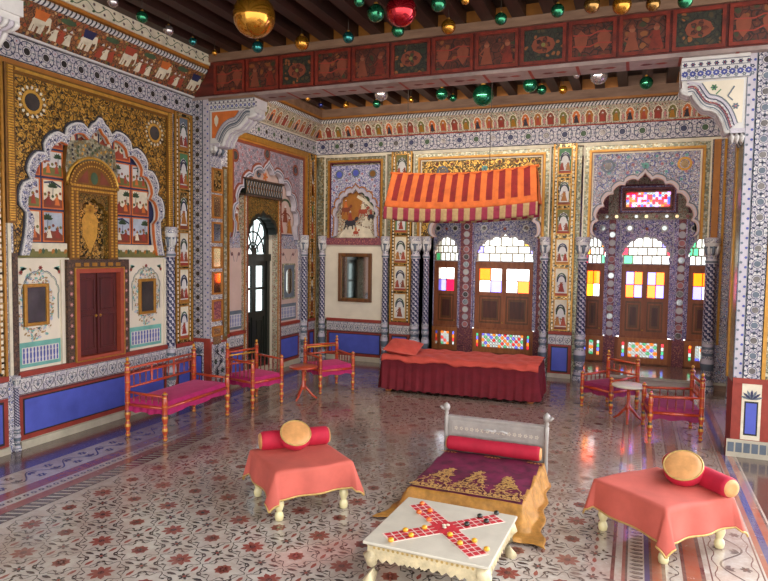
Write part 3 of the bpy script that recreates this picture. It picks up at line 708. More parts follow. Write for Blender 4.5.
def small_mirror(label, a0, a1, z0, z1, F=LW, c=-.02, gm='gold', deco=True, oval=False, world=None):
    cx, cz = (a0+a1)/2, (z0+z1)/2; t_ = thing('framed_mirror', label, 'mirror', F.p(cx, z0, c))
    b = MB(); fw = .03
    if oval:
        b.fbox(F, a0, a1, z0, z1, c, c+.015, 'slate'); frame_rect(b, F, a0, a1, z0, z1, fw*.8, c, c+.022, gm)
    else: frame_rect(b, F, a0, a1, z0, z1, fw, c, c+.025, gm)
    b.build('mirror_frame', t_, mods=bevel(.004))
    b = MB()
    if oval: 
        w_, h_ = (a1-a0)*.25, (z1-z0)*.36
        pts = [(cx+w_*math.cos(t), cz+(h_-w_)*(1 if math.sin(t) > 0 else -1)+w_*math.sin(t)) for t in [2*PI*i/24+.01 for i in range(24)]]
        b.poly(F, pts, c+.017, 'mirror')
    else: b.fbox(F, a0+fw*.9, a1-fw*.9, z0+fw*.9, z1-fw*.9, c, c+.012, 'mirror_dark')
    b.build('mirror_glass', t_); return t_
t = MB(); t.fbox(LW, 3.83, 3.885, .66, 1.70, -.06, .012, 'brown_tile'); t.fbox(LW, 3.80, 3.83, .66, 1.95, -.06, .008, 'cream'); struct(t, 'trim_31')
small_mirror('small gold framed mirror on the white panel left of the red cupboard doors', 3.95, 4.20, 1.06, 1.43)
small_mirror('small gold framed mirror on the white panel right of the red cupboard doors', 5.32, 5.57, 1.05, 1.43)
# painted wreaths, cusped outline and balusters of the white panels
for n_, (p0, p1, ma, mb_) in enumerate(((3.90, 4.36, 3.95, 4.20), (5.18, 5.70, 5.32, 5.57))):
    t = MB(); cx = (ma+mb_)/2; cw = (p0+p1)/2
    A = cusp(cw, 1.33, (p1-p0)*.40, .21, 7, .18, 5); A = [(A[0][0], 1.1)]+A+[(A[-1][0], 1.1)]
    t.stroke(LW, A, .008, -.018, 'slate'); t.stroke(LW, shrink(A, cw, 1.3, .95), .004, -.018, 'leaf')
    for s_ in (-1, 1):
        for q in range(5): t.petal(LW, cw+s_*(p1-p0)*.45, 1.5+.02*q, PI/2+s_*(.3+.4*q), .07, .022, -.018, ('teal', 'leaf')[q % 2])
        t.flower(LW, cw+s_*(p1-p0)*.43, 1.53, .022, 6, -.016, 'red_line', 'maroon')
    t.flower(LW, cw, 1.57, .022, 6, -.017, 'red_line', 'maroon')
    for i in range(150):
        an = 2*PI*i/75; rx = .155+.04*math.sin(i*2.3); rz = .255+.045*math.cos(i*1.7)
        t.petal(LW, cx+rx*math.cos(an), 1.24+rz*math.sin(an), an+1.8*math.sin(i*1.9), .042, .018, -.0185-.0003*(i % 3), ('valance_tan', 'sky_wash', 'silver_top', 'teal')[i % 4])
        t.disc(LW, cx+(rx-.01)*math.cos(an+.05), 1.24+(rz-.012)*math.sin(an+.05), .006, -.018, ('gold', 'slate', 'pink')[i % 3], 6)
    baluster_panel(t, LW, p0+.01, p1-.03, .70, .92, -.018, 11 if n_ == 0 else 10)
    t.fbox(LW, p1-.025 if n_ == 0 else p1, p1 if n_ == 0 else p1+.03, .68, 1.64, -.03, .0, 'plaster')
    struct(t, 'trim_%d' % (7+n_))

# ------------------------------------------------------------------ columns (blue scale-pattern shafts)
def make_column(name, label, loc, r=.058, group='blue and white patterned columns'):
    t_ = thing(name, label, 'column', loc, 0, group)
    b = MB(); pr = [(r*1.35, 0), (r*1.35, .06), (r*1.15, .08), (r*1.2, .12), (r*.9, .15), (r*.8, .2), (r*1.1, .27), (r*1.25, .36), (r*1.1, .42), (r*.85, .46), (r*1.15, .5), (r*1.2, .55), (r*.9, .58), (r*1.1, .62), (r*1.0, .66)]
    mats_ = ['white_lace', 'slate', 'lilac_white', 'white_lace', 'slate']
    b.lathe([(a, z, mats_[i % 5]) for i, (a, z) in enumerate(pr)], (0, 0, 0), 'white_lace', 16); b.build('column_base', t_, world=False)
    b = MB(); n = 54; prof = []
    for i in range(n+1):
        z = .66+(1.66-.66)*i/n; ph = (i % 3)/3; prof.append((r*(.96-.12*i/n)*(1+.05*(i % 3 == 1)), z))
    b.lathe(prof, (0, 0, 0), 'navy', 20, fn=lambda i, k: 'lilac_white' if (i+2*(k//2 % 2)) % 4 == 0 or ((i+2*(k//2 % 2)) % 4 == 1 and k % 2 == 0) else 'navy')
    b.build('patterned_shaft', t_, world=False)
    b = MB(); b.lathe([(r*.9, 1.66, 'lilac_white'), (r*1.15, 1.675, 'slate'), (r*1.15, 1.70, 'lilac_white'), (r*.85, 1.73, 'white_lace'), (r*1.0, 1.80, 'white'), (r*1.12, 1.86, 'slate'), (r*1.25, 1.885, 'white'), (r*1.5, 1.93, 'white_lace'), (r*1.5, 1.985, 'lilac_white'), (r*1.3, 2.0, 'lilac_white')], (0, 0, 0), 'white', 16)
    for k in range(9):
        an = 2*PI*k/9; P = [V((r*(1.0+.55*(q/5)**2)*math.cos(an), r*(1.0+.55*(q/5)**2)*math.sin(an), 1.77+.03*q)) for q in range(5)]
        b.tube(P, [.008, .013, .016, .014, .006], ('white', 'slate')[k % 2 if k < 8 else 0], 6)
    b.build('capital', t_, world=False); return t_
proto = make_column('engaged_column', 'blue scale-patterned column right of the scalloped arch on the left wall', (-4.88, 5.785, 0), .05)
for loc, lab in (((-4.90, 3.855, 0), 'very slim carved column at the far left end of the blue wall panel'),
                 ((-4.87, 8.87, 0), 'blue scale-patterned column on the left wall just before the room corner'),
                 ((-4.76, 9.27, 0), 'blue scale-patterned column on the back wall next to the room corner'),
                 ((-3.655, 9.27, 0), 'blue scale-patterned column right of the mirrored white panel'),
                 ((-3.15, 9.25, 0), 'outer of the two paired columns at the head end of the red daybed'),
                 ((-3.00, 9.32, 0), 'inner of the two paired columns at the head end of the red daybed'),
                 ((-1.215, 9.25, 0), 'blue patterned column at the foot end of the red daybed'),
                 ((-.70, 9.24, 0), 'blue patterned column between the court paintings and the stone platform'),
                 ((.90, 9.24, 0), 'thick blue patterned column at the right end of the stone platform'),
                 ((1.11, 8.55, 0), 'dark blue patterned column on the right wall beside the large white pillar'),
                 ((-4.87, 6.86, 0), 'blue patterned column on the left wall hidden behind the bracketed pillar')):
    if 'hidden' in lab: continue
    c_ = dup(proto, loc, lab)
    if 'very slim' in lab: c_.scale = (.5, .5, .325)
    if loc[0] in (.9, -.7, -3.15): c_.scale = (1.35, 1.35, 1)

# ------------------------------------------------------------------ painted pilasters
def pilaster(label, F, a0, a1, rows, c0, c1, k0=0, ztop=3.3, low=True, edge='gold', mid='mirror_chips_gold'):
    t_ = thing('painted_pilaster', label, 'pilaster', F.p((a0+a1)/2, 0, 0))
    b = MB(); b.fbox(F, a0, a1, .66, ztop, c0, c1, mid); e = (a1-a0)*.13
    for x in (a0, a1-.022): b.fbox(F, x, x+.022, .66, ztop, c1, c1+.014, edge)
    for i in range(int((ztop-.7)/.05)):
        for x in (a0+.045, a1-.045): b.fbox(F, x-.011, x+.011, .69+i*.05, .72+i*.05, c1, c1+.004, 'cream')
    b.build('mirror_inlaid_shaft', t_)
    for j, (z0, z1) in enumerate(rows):
        b = MB(); x0, x1 = a0+.062, a1-.062
        frame_rect(b, F, x0, x1, z0, z1, .014, c1, c1+.012, edge); mini_pavilion(b, F, x0+.013, x1-.013, z0+.013, z1-.013, c1+.003, k0+j, j < 3)
        b.build('court_painting', t_)
    if low:
        b = MB(); b.fbox(F, a0, a1, 0, .64, c0, c1, 'red_line'); b.fbox(F, a0, a1, .62, .665, c0, c1+.02, 'red_line'); lotus_band(b, F, a0, a1, .475, .62, c1+.002)
        b.rect(F, a0+.04, a1-.04, .08, .45, c1+.002, 'black'); b.rect(F, a0+.055, a1-.055, .1, .43, c1+.003, 'blue_panel'); b.fbox(F, a0, a1, 0, .06, c1, c1+.02, 'stone_skirt')
        b.build('pilaster_base', t_)
    return t_
rowsL = [(.70, 1.1), (1.12, 1.53), (1.55, 1.95), (1.97, 2.42), (2.44, 2.86), (2.88, 3.26)]
pilaster('tall strip of miniature paintings between the gilded arch wall and the bracketed pillar', LW, 5.87, 6.17, rowsL[::-1], -.005, .01, 1)
pilaster('tall strip of miniature paintings at the extreme left edge of the room', LW, 3.46, 3.77, rowsL[::-1], -.005, .01, 3)
pilaster('narrow gilded strip of paintings on the left wall at the room corner', LW, 9.05, 9.27, [(.7, 1.3), (1.34, 1.9), (1.95, 2.5), (2.55, 3.2)][::-1], -.005, .01, 5)
pilaster('narrow gilded strip of paintings on the left wall beyond the bracketed pillar', LW, 6.60, 6.90, rowsL[::-1], -.005, .01, 2)
pilaster('strip of court paintings on the back wall left of the red daybed', BW, -3.58, -3.24, [(.68, 1.12), (1.15, 1.55), (1.58, 2.01), (2.05, 2.42), (2.46, 2.86), (2.9, 3.26)][::-1], -.05, .01, 4)
pilaster('strip of court paintings on the back wall between the daybed and the stone platform', BW, -1.14, -.82, [(.68, 1.13), (1.16, 1.57), (1.61, 1.98), (2.04, 2.4), (2.44, 2.84), (2.88, 3.25)][::-1], -.05, .01, 2)

# ------------------------------------------------------------------ bracketed pillars
def bracket_profile():
    k_ = [(.645, 3.29), (.645, 3.24), (.625, 3.20), (.58, 3.185), (.54, 3.19), (.515, 3.165), (.475, 3.115), (.43, 3.07), (.375, 3.045), (.32, 3.035), (.275, 3.01), (.235, 2.965), (.205, 2.91), (.185, 2.86), (.16, 2.825)]
    out = []
    for i in range(len(k_)-1):      # smooth the drawn S curve
        p0, p1, p2, p3 = k_[max(0, i-1)], k_[i], k_[i+1], k_[min(len(k_)-1, i+2)]
        for q in range(2):
            t = q/2; out.append(tuple(.5*((2*p1[a])+(-p0[a]+p2[a])*t+(2*p0[a]-5*p1[a]+4*p2[a]-p3[a])*t*t+(-p0[a]+3*p1[a]-3*p2[a]+p3[a])*t**3) for a in (0, 1)))
    return out+[k_[-1]]
def inset(pts, d):
    """shift an open path up and inwards along its own normals"""
    out = []
    for i, (x, z) in enumerate(pts):
        a, b = pts[max(0, i-1)], pts[min(len(pts)-1, i+1)]; dx, dz = b[0]-a[0], b[1]-a[1]; L = math.hypot(dx, dz) or 1
        nx, nz = dz/L, -dx/L; out.append((x+nx*d, z+nz*d))
    return out
def pillar(label, x0, x1, y0, y1, sgn, tile=False):
    """sgn +1: bracket reaches to +X"""
    xf = x1 if sgn > 0 else x0
    t_ = thing('bracketed_pillar', label, 'pillar', ((x0+x1)/2, (y0+y1)/2, 0))
    FN = Fr((0, y0, 0), (1, 0, 0), (0, 0, 1)); FS = Fr((xf, 0, 0), (0, sgn, 0), (0, 0, 1))
    b = MB(); b.box((x0, y0, .66), (x1, y1, 3.49), 'white_lace')
    if sgn > 0: rb = (x0+.0, x0+(x1-x0)*.58); eb = (rb[1], x1)
    else: rb = (x0+.075, x0+.215); eb = (x0, x0+.075)
    roundel_band(b, FN, rb[0], rb[1], .7, 3.49, .004, mids=('mirror_dark', 'slate') if sgn < 0 else ('mirror_dark',), vert=True, small=('navy', 'navy') if sgn > 0 else ('slate', 'ink'))
    b.rect(FN, eb[0], eb[1], .66, 3.49, .003, 'lilac_white')
    for i in range(66):
        z = .7+i*.042; xm = (eb[0]+eb[1])/2
        b.disc(FN, xm+.018*(1 if i % 2 else -1), z, .012, .005, 'blue' if i % 2 else 'slate', 6)
    for x in (eb[0], eb[1]-.006): b.rect(FN, x, x+.006, .66, 3.49, .005, 'slate')
    if sgn < 0:
        b.fbox(FN, rb[1], rb[1]+.03, .66, 3.49, 0, .012, 'gold'); b.rect(FN, rb[1]+.03, x1, .66, 3.49, .003, 'mirror_chips')
    b.build('patterned_shaft', t_)
    b = MB(); b.box((x0, y0-.01, 0), (x1, y1, .66), 'red_line'); FN2 = Fr((0, y0-.01, 0), (1, 0, 0), (0, 0, 1))
    b.fbox(FN2, x0, x1, .655, .70, -.01, .012, 'red_line')
    if sgn > 0:
        w0, w1 = x0+.0, x0+.16; b.rect(FN2, w0, w1, .08, .655, .002, 'white_lace')
    else: w0, w1 = x0+.075, x0+.225; b.rect(FN2, w0, w1, .16, .655, .002, 'cream')
    m_ = (w0+w1)/2; b.rect(FN2, w0+.022, w1-.022, .2 if sgn < 0 else .12, .5, .003, 'black'); b.rect(FN2, w0+.034, w1-.034, .215 if sgn < 0 else .13, .485, .004, 'blue_panel')
    for q in range(7): b.petal(FN2, m_, .515, PI/2+(q-3)*.42, .09, .02, .004, ('slate', 'navy')[q % 2])
    if sgn < 0:
        b.fbox(FN2, x0-.03, x1, 0, .155, 0, .01, 'stone_skirt')
        for i in range(7): b.rect(FN2, x0-.02+i*.062, x0+.03+i*.062, .045, .13, .012, 'slate')
        b.fbox(FN2, x1-.09, x1, .16, .655, 0, .006, 'brick')
    if sgn > 0:
        lo = FS; b.rect(lo, y0*sgn+.02, y1*sgn-.02, .08, .63, .002, 'white_lace'); vine(b, lo, y0+.03, y1-.03, .1, .62, .004, 'ink', .12)
    b.build('pillar_base', t_)
    # inner side: gilt framed mirrors and lattice strip
    rows = [(.60, .84), (.9, 1.16), (1.22, 1.49), (1.53, 1.79), (1.83, 2.08), (2.12, 2.40), (2.42, 2.71)] if sgn > 0 else []
    mm = ['mirror_warm', 'rose_wood_paint', 'mirror', 'mirror_warm', 'mirror', 'mirror_warm', 'mirror_chips_gold']
    fa = (lambda y: y) if sgn > 0 else (lambda y: -y)
    for i, (z0, z1) in enumerate(rows):
        b = MB(); A0, A1 = (y0+.02, y0+.22); 
        frame_rect(b, FS, A0, A1, z0+.12 if i == 0 else z0, z1, .022, 0, .018, 'ochre'); b.rect(FS, A0+.02, A1-.02, z0+.02, z1-.02, .006, mm[i]); b.build('framed_mirror_panel', t_)
    if sgn > 0:
        b = MB(); b.fbox(FS, y0+.23, y1, .66, 2.75, 0, .012, 'gold_dark'); b.rect(FS, y0+.245, y1-.02, .7, 2.72, .014, 'mirror_chips'); b.build('mirror_chip_strip', t_)
    else:
        b = MB(); b.rect(FS, -y1, -y0, .66, 2.75, .003, 'mirror_chips'); b.fbox(FS, -y1, -y1+.05, .66, 2.75, 0, .02, 'gold'); b.build('mirror_chip_strip', t_)
    # bracket
    zc = 3.35 if sgn > 0 else 3.29; kz = .86 if sgn > 0 else 1
    pr = [(d, zc+(z-3.29)*kz) for d, z in bracket_profile()]; zp = zc+(2.86-3.29)*kz
    def X(d): return xf+sgn*d*(.93 if sgn > 0 else .78)
    b = MB(); ya, yb = y0, y0+.22
    G = Fr((0, ya, 0), (1, 0, 0), (0, 0, 1))
    out = [(X(0), zc), (X(.60), zc)]+[(X(d), z) for d, z in pr]+[(X(0), zp-.04)]
    b.prism(G, out, [], ya-yb, 0, 'white', 'white')
    pth = pr[6:-1]; fld = [p for p in inset(pth, .125) if p[0] > .035 and p[1] < zc-.02]
    b.poly(G, [(X(.03), zc-.015), (X(fld[0][0]), zc-.015)]+[(X(d), z) for d, z in fld]+[(X(.03), fld[-1][1])], .006, 'plaster' if sgn < 0 else 'orange')
    for off, m_, wd_ in ((.118, 'slate', .008), (.100, 'lilac_white', .020), (.082, 'navy', .007), (.052, 'rose_wood_paint' if sgn < 0 else 'slate', .018), (.034, 'navy', .006), (.012, 'slate', .008)):
        L_ = [(X(d), z) for d, z in inset(pth, off) if d > .01 and z < zc-.005]
        b.stroke(G, L_, wd_, .008+.02*wd_, m_)
    for q, (d, z) in enumerate(inset(pth, .066)):
        if z < zc-.01 and d > .02: b.disc(G, X(d), z, .009, .011, ('white', 'lilac_white')[q % 2], 6)
    if sgn > 0:
        b.petal(G, X(.10), 3.16, PI/2, .14, .06, .011, 'cream')
    else: b.stroke(G, [(X(.12), 3.22), (X(.18), 3.14), (X(.13), 3.1)], .012, .009, 'slate'); b.stroke(G, [(X(.25), 3.2), (X(.3), 3.16)], .01, .009, 'leaf'); b.flower(G, X(.1), 3.05, .03, 6, .009, 'slate', 'pink'); b.flower(G, X(.32), 3.22, .03, 6, .009, 'leaf', 'navy')
    for j in range(5):    # acanthus flutes along the curved underside
        yy = ya+.022+j*.044
        b.tube([V((X(d+.003), yy, z-.003)) for d, z in pr[2:]], [.019+.004*math.sin(q*1.6) for q in range(len(pr)-2)], ('white', 'lilac_white')[j % 2], 8)
    b.build('scroll_bracket', t_)
    b = MB(); xs = sorted((X(-.02 if sgn < 0 else 0), X(.66)))
    b.box((xs[0], ya-.02, zc), (xs[1], yb+.02, 3.46), 'white'); b.box((xs[0], ya-.035, 3.46), (xs[1]+.0, yb+.03, 3.49), 'plank' if sgn > 0 else 'white')
    H = Fr((0, ya-.02, 0), (1, 0, 0), (0, 0, 1)); n = int((xs[1]-xs[0])/.055)
    FE = Fr((X(.66), 0, 0), (0, sgn, 0), (0, 0, 1))
    for i in range(n):
        x = xs[0]+.03+i*(xs[1]-xs[0]-.04)/(n-1)
        zz = (3.46-zc)/.17
        def Z(q): return 3.46-(3.46-q)*zz
        b.flower(H, x, Z(3.425), .022*zz, 6, .002, 'navy', 'red_line'); b.flower(H, x, Z(3.345), .030*zz, 8, .002, 'blue', 'white', .2); b.flower(H, x+.03, Z(3.315), .018*zz, 6, .0025, 'slate', 'white'); b.flower(H, x+.03, Z(3.375), .018*zz, 6, .0025, 'navy', 'white')
    for z in (Z(3.40), 3.452, zc+.002): b.rect(H, xs[0], xs[1], z, z+.005, .002, 'navy')
    b.build('bracket_cap', t_)
    b = MB()
    for j in range(4):
        yy = ya+.03+j*.055; b.tube([(X(.015), yy, zp-.02), (X(.03), yy, zp-.07), (X(.02), yy, zp-.14)], [.026, .03, .006], ('white', 'slate')[j % 2], 7)
    for j in range(2 if sgn > 0 else 3):
        b.tube([(X(.02+.05*j), ya+.01, zp-.02), (X(.025+.05*j), ya+.005, zp-.07), (X(.02+.05*j), ya+.01, zp-.13)], [.024, .028, .006], 'white', 7)
    b.box((min(X(0), X(.14)), ya-.01, zp-.04), (max(X(0), X(.14)), yb, zp), 'lilac_white'); b.build('pendant_petals', t_)
    return t_
pillar('white and blue pillar with scroll bracket carrying the left end of the red beam', -4.9, -4.65, 6.2, 6.52, 1)
pillar('white and blue pillar with scroll bracket at the upper left corner of the view', -4.9, -4.65, 3.05, 3.40, 1)
pillar('broad white pillar with mirror roundels and scroll bracket at the right edge', .82, 1.38, 6.28, 6.6, -1)

# ------------------------------------------------------------------ bay two: arch, door
t = MB(); C2 = (7.86, 2.12); A = cusp(C2[0], C2[1], .84, .78, 9, .28, 6, .2, foot=.2, footw=.04)
PL = [(6.98, 1.92)]+A+[(8.76, 1.92), (8.76, 3.2), (6.93, 3.2), (6.93, 1.92)]; t.prism(LW, PL, [], -.08, 0, 'mauve_field', 'plaster_pink'); arabesque(t, LW, PL, .10, .002, 'slate', ['lilac_white', 'slate'], ['pink', 'slate'], 'maroon')
for a, z in ((7.05, 2.98), (8.62, 2.98), (7.82, 3.11)): t.disc(LW, a, z, .055, .004, 'mirror_dark', 14); t.ring(LW, a, z, .055, .085, .005, 'rust', 16)
struct(t, 'trim_9')
t = MB(); B = shrink(A, C2[0], 1.95, .93, .94); t.band(LW, A, B, -.06, .015, 'lilac_white'); t.band(LW, shrink(A, C2[0], 1.95, 1.035, 1.03), A, -.01, .008, 'rust'); t.band(LW, shrink(A, C2[0], 1.95, .975, .98), shrink(A, C2[0], 1.95, .955, .96), 0, .017, 'slate'); struct(t, 'trim_10')
t = MB(); frame_rect(t, LW, 6.9, 8.99, 1.98, 3.28, .05, -.01, .025, 'gold', False); frame_rect(t, LW, 6.95, 8.94, 1.98, 3.23, .03, -.01, .015, 'ochre', False); frame_rect(t, LW, 6.98, 8.91, 1.98, 3.2, .035, -.01, .01, 'rust', False); struct(t, 'trim_11')
mur = thing('painted_mural', 'pink wall painting with red figures on both sides of the dark green door', 'mural', (-4.97, 7.8, 1.98))
for s_, (a0, a1) in ((0, (7.0, 7.25)), (1, (8.2, 8.7))):
    b = MB()
    for q in range(3): person_fig(b, LW, a0+(a1-a0)*(.25+.25*q), 2.02+.16*(q % 2), .26, -.07, ('brick', 'rust', 'ochre')[q])
    cx = (a0+a1)/2; b.stroke(LW, [(cx+.14*math.cos(PI-PI*i/8), 2.42+.1*math.sin(PI*i/8)) for i in range(9)], .035, -.069, 'green')
    b.stroke(LW, [(cx+.16*math.cos(PI-PI*i/8), 2.22+.1*math.sin(PI*i/8)) for i in range(9)], .02, -.069, 'rust')
    b.rect(LW, a0, a1, 1.98, 2.0, -.066, 'navy'); b.build('figure_scene', mur)
b = MB(); b.flower(LW, 7.72, 2.82, .06, 8, -.07, 'slate', 'ochre'); b.build('painted_flower', mur)
for s_ in (-1, 1): b = MB(); b.flower(LW, 7.72+s_*.17, 2.80, .07, 5, -.07, 'orange', 'gold'); b.build('painted_flower', mur)
for n_, (a0, a1) in enumerate(((6.94, 7.26), (8.2, 8.74))):
    t = MB(); baluster_panel(t, LW, a0+.02, a1-.02, .70, .95, -.028, 7 if n_ == 0 else 10, 'slate', 'blue')
    for s_ in (-1, 1):
        m_ = (a0+a1)/2; w_ = (a1-a0)/2-.03
        t.stroke(LW, [(m_+s_*w_, 1.76), (m_+s_*w_*.7, 1.68), (m_+s_*w_*.45, 1.7), (m_+s_*w_*.2, 1.6)], .01, -.028, 'slate'); t.flower(LW, m_+s_*w_*.6, 1.7, .03, 6, -.027, 'maroon', 'slate')
    struct(t, 'trim_%d' % (12+n_))
small_mirror('grey framed mirror with an oval glass on the left wall right of the green door', 8.30, 8.66, 1.02, 1.56, c=-.03, gm='mirror_chips', oval=True)
t = MB()   # door surround
for a0, a1 in ((7.24, 7.33), (8.1, 8.19)): t.fbox(LW, a0, a1, 0, 2.52, -.08, .01, 'jewel_floral'); t.fbox(LW, a0, a0+.02, 0, 2.5, .01, .02, 'ochre'); t.fbox(LW, a1-.02, a1, 0, 2.5, .01, .02, 'rust')
lat = [(7.33, 1.62)]+[(7.33, 2.0)]+cusp(7.715, 2.0, .36, .25, 7, .2, 4, .2)+[(8.1, 2.0), (8.1, 1.62)]
t.prism(LW, [(7.33, 1.62), (7.33, 2.0)]+cusp(7.715, 2.0, .36, .25, 7, .2, 4, .2)+[(8.1, 2.0), (8.1, 2.5), (7.33, 2.5)], [], -.12, .012, 'gold_field_fine', 'ochre')
t.fbox(LW, 7.24, 8.18, 2.5, 2.70, -.08, .04, 'ebony'); LA = cusp(7.715, 2.0, .36, .25, 7, .2, 4, .2); t.band(LW, shrink(LA, 7.715, 1.7, 1.02, 1.015), shrink(LA, 7.715, 1.7, .90, .93), -.12, .016, 'ebony'); struct(t, 'trim_14')
t = MB()
for i in range(14):
    x = 7.25+i*.066; t.stroke(LW, [(x, 2.52), (x+.033, 2.60), (x, 2.68)], .010, .043, 'valance_tan'); t.stroke(LW, [(x+.06, 2.52), (x+.027, 2.60), (x+.06, 2.68)], .010, .0435, 'sky_wash'); t.disc(LW, x+.033, 2.60, .011, .044, 'ochre', 6)
t.fbox(LW, 7.21, 8.21, 2.70, 2.72, -.08, .055, 'brown_tile'); t.fbox(LW, 7.22, 8.20, 2.48, 2.5, -.08, .05, 'brown_tile'); struct(t, 'trim_15')
dr = bpy.data.objects.new('door_1', None); COL.objects.link(dr); dr.location = (-5.05, 7.71, 0); dr['kind'] = 'structure'
DC = -.17
b = MB(); b.fbox(LW, 7.33, 7.40, 0, 1.66, DC-.03, DC+.05, 'ebony'); b.fbox(LW, 8.03, 8.1, 0, 1.66, DC-.03, DC+.05, 'ebony'); b.fbox(LW, 7.33, 8.1, 1.60, 1.70, DC-.03, DC+.07, 'ebony'); b.fbox(LW, 7.33, 8.1, 0, .07, DC-.05, DC+.08, 'stone_skirt'); b.build('door_frame', dr)
for a0, a1 in ((7.405, 7.712), (7.718, 8.025)):
    b = MB(); e = .045
    b.fbox(LW, a0, a0+e, .07, 1.6, DC-.01, DC+.03, 'ebony'); b.fbox(LW, a1-e, a1, .07, 1.6, DC-.01, DC+.03, 'ebony')
    for z0, z1 in ((1.53, 1.6), (1.19, 1.225), (.80, .88), (.07, .17)): b.fbox(LW, a0+e, a1-e, z0, z1, DC-.01, DC+.03, 'ebony')
    b.fbox(LW, a0+e, a1-e, .17, .80, DC-.005, DC+.012, 'ebony'); frame_rect(b, LW, a0+e+.03, a1-e-.03, .22, .75, .02, DC+.012, DC+.024, 'ebony'); lf = b.build('door_leaf', dr)
    b = MB()
    for z0, z1 in ((.88, 1.19), (1.225, 1.53)): b.rect(LW, a0+e, a1-e, z0, z1, DC+.008, 'glass_grey')
    b.build('glass_panes', lf)
b = MB(); ar = cusp(7.715, 2.0, .30, .2, 5, .15, 5, .1); o_ = [(7.33, 1.7), (7.33, 2.26), (8.1, 2.26), (8.1, 1.7)]
b.prism(LW, [(7.415, 1.7)]+ar+[(8.015, 1.7), (8.1, 1.7), (8.1, 2.3), (7.33, 2.3), (7.33, 1.7)], [], DC-.01, DC+.03, 'ebony')
for an in (.45, .95, PI/2, PI-.95, PI-.45): b.tube([LW.p(7.715+.0*math.cos(an), 1.72, DC+.01), LW.p(7.715+.5*math.cos(an)*.62, 1.72+.52*math.sin(an), DC+.01)], .012, 'ebony', 6)
for rr in (.13, .27): b.tube([LW.p(7.715+rr*math.cos(PI*i/12), 1.72+rr*1.1*math.sin(PI*i/12), DC+.01) for i in range(13)], .012, 'ebony', 6)
b.disc(LW, 7.715, 1.73, .07, DC+.03, 'ebony', 12); fl_ = b.build('fanlight', dr)
b = MB(); b.rect(LW, 7.41, 8.02, 1.7, 2.24, DC, 'glass_grey'); b.build('fanlight_glass', fl_)

# ------------------------------------------------------------------ back wall
YW = 10.4                                   # plane of the windows, a metre behind the columns
w = MB()
w.box((-5.3, 9.38, 0), (-3.22, 10.9, 4.12), 'plaster'); w.box((-1.12, 9.38, 0), (-.84, YW, 4.12), 'plaster'); w.box((.98, 9.38, 0), (1.6, 10.9, 4.12), 'lilac_field')
w.box((-5.3, 9.38, 3.14), (1.6, YW+.05, 4.12), 'plaster'); w.box((-3.22, 9.3, 3.27), (1.6, 9.4, 4.12), 'plaster'); w.box((-5.3, 9.3, 3.27), (-3.22, 9.4, 4.12), 'plaster')
w.box((-3.26, 9.38, 0), (-3.22, YW, 3.14), 'lilac_field'); w.box((-1.16, 9.42, 0), (-1.12, YW, 3.14), 'lilac_field'); w.box((-.84, 9.42, 0), (-.8, YW, 3.14), 'violet_scroll')
dado(w, BW, -4.68, -3.7); w.fbox(BW, -4.72, -3.68, .67, 1.86, -.08, -.005, 'plaster'); w.fbox(BW, -4.72, -3.68, 1.86, 1.97, -.08, .03, 'rose_wood_paint')
w.fbox(BW, -4.9, -4.66, 0, 3.27, -.08, -.045, 'mirror_chips'); w.fbox(BW, -3.72, -3.2, 0, 3.27, -.08, -.055, 'mirror_chips')
w.fbox(BW, -1.28, -.76, 0, 3.27, -.08, -.055, 'mirror_chips'); w.fbox(BW, .84, 1.14, 0, 3.27, -.08, -.03, 'lilac_field'); w.fbox(BW, .88, .96, 2.0, 3.27, -.03, .0, 'ochre'); w.fbox(BW, 1.0, 1.03, .6, 3.27, -.03, .0, 'gold')
w.rect(BW, -4.7, -3.66, 1.97, 3.27, -.078, 'battle_paint')
struct(w, 'wall_back')
t = MB(); t.rect(BW, -4.9, 1.14, 3.27, 3.3, .004, 'cream'); roundel_band(t, BW, -4.9, 1.14, 3.30, 3.56, .005, mids=('navy', 'green', 'mirror_dark'), small=('navy', 'slate')); t.fbox(BW, -4.9, 1.14, 3.535, 3.55, 0, .03, 'red_line'); struct(t, 'trim_16')
t = MB(); cornice(t, BW, -4.9, 1.14, .14, True); struct(t, 'trim_17')
# picture arch above the mirror
C3 = (-4.19, 2.3); A3 = cusp(C3[0], C3[1], .36, .44, 9, .28, 6, .3, foot=.3, footw=.02)
t = MB(); PL = [(-4.62, 1.97)]+A3+[(-3.78, 1.97), (-3.78, 3.12), (-4.62, 3.12)]; t.prism(BW, PL, [], -.078, 0, 'blue_scroll', 'plaster'); arabesque(t, BW, PL, .11, .002, 'white', ['slate', 'white'], ['pink', 'sky_wash'], 'navy')
for a, z in ((-4.48, 2.98), (-4.19, 3.0), (-3.9, 2.98)): t.disc(BW, a, z, .05, .004, ('olive', 'blue_panel', 'gold_dark')[int((a+5)*2) % 3], 14); t.ring(BW, a, z, .05, .07, .005, 'slate', 16)
B3 = shrink(A3, C3[0], 1.97, .9, .93); t.band(BW, A3, B3, -.05, .015, 'lilac_white'); t.band(BW, shrink(A3, C3[0], 1.97, 1.08, 1.05), shrink(A3, C3[0], 1.97, 1.03, 1.02), 0, .008, 'ochre')
struct(t, 'trim_18')
def nest_frame(mb, F, a0, a1, z0, z1, specs, c=0):
    """nested upright borders: list of (width, height, material)"""
    for w_, h_, m_ in specs:
        frame_rect(mb, F, a0, a1, z0, z1, w_, -.06, c+h_, m_, False); a0 += w_; a1 -= w_; z1 -= w_
t = MB(); nest_frame(t, BW, -4.74, -3.66, 1.97, 3.27, [(.02, .02, 'cream'), (.045, .006, 'mirror_chips'), (.03, .02, 'gold'), (.02, .01, 'maroon')]); struct(t, 'trim_19')
pt = thing('battle_painting', 'painted battle scene with horses and riders inside the small scalloped arch above the wall mirror', 'painting', (-4.19, 9.37, 1.98))
b = MB()
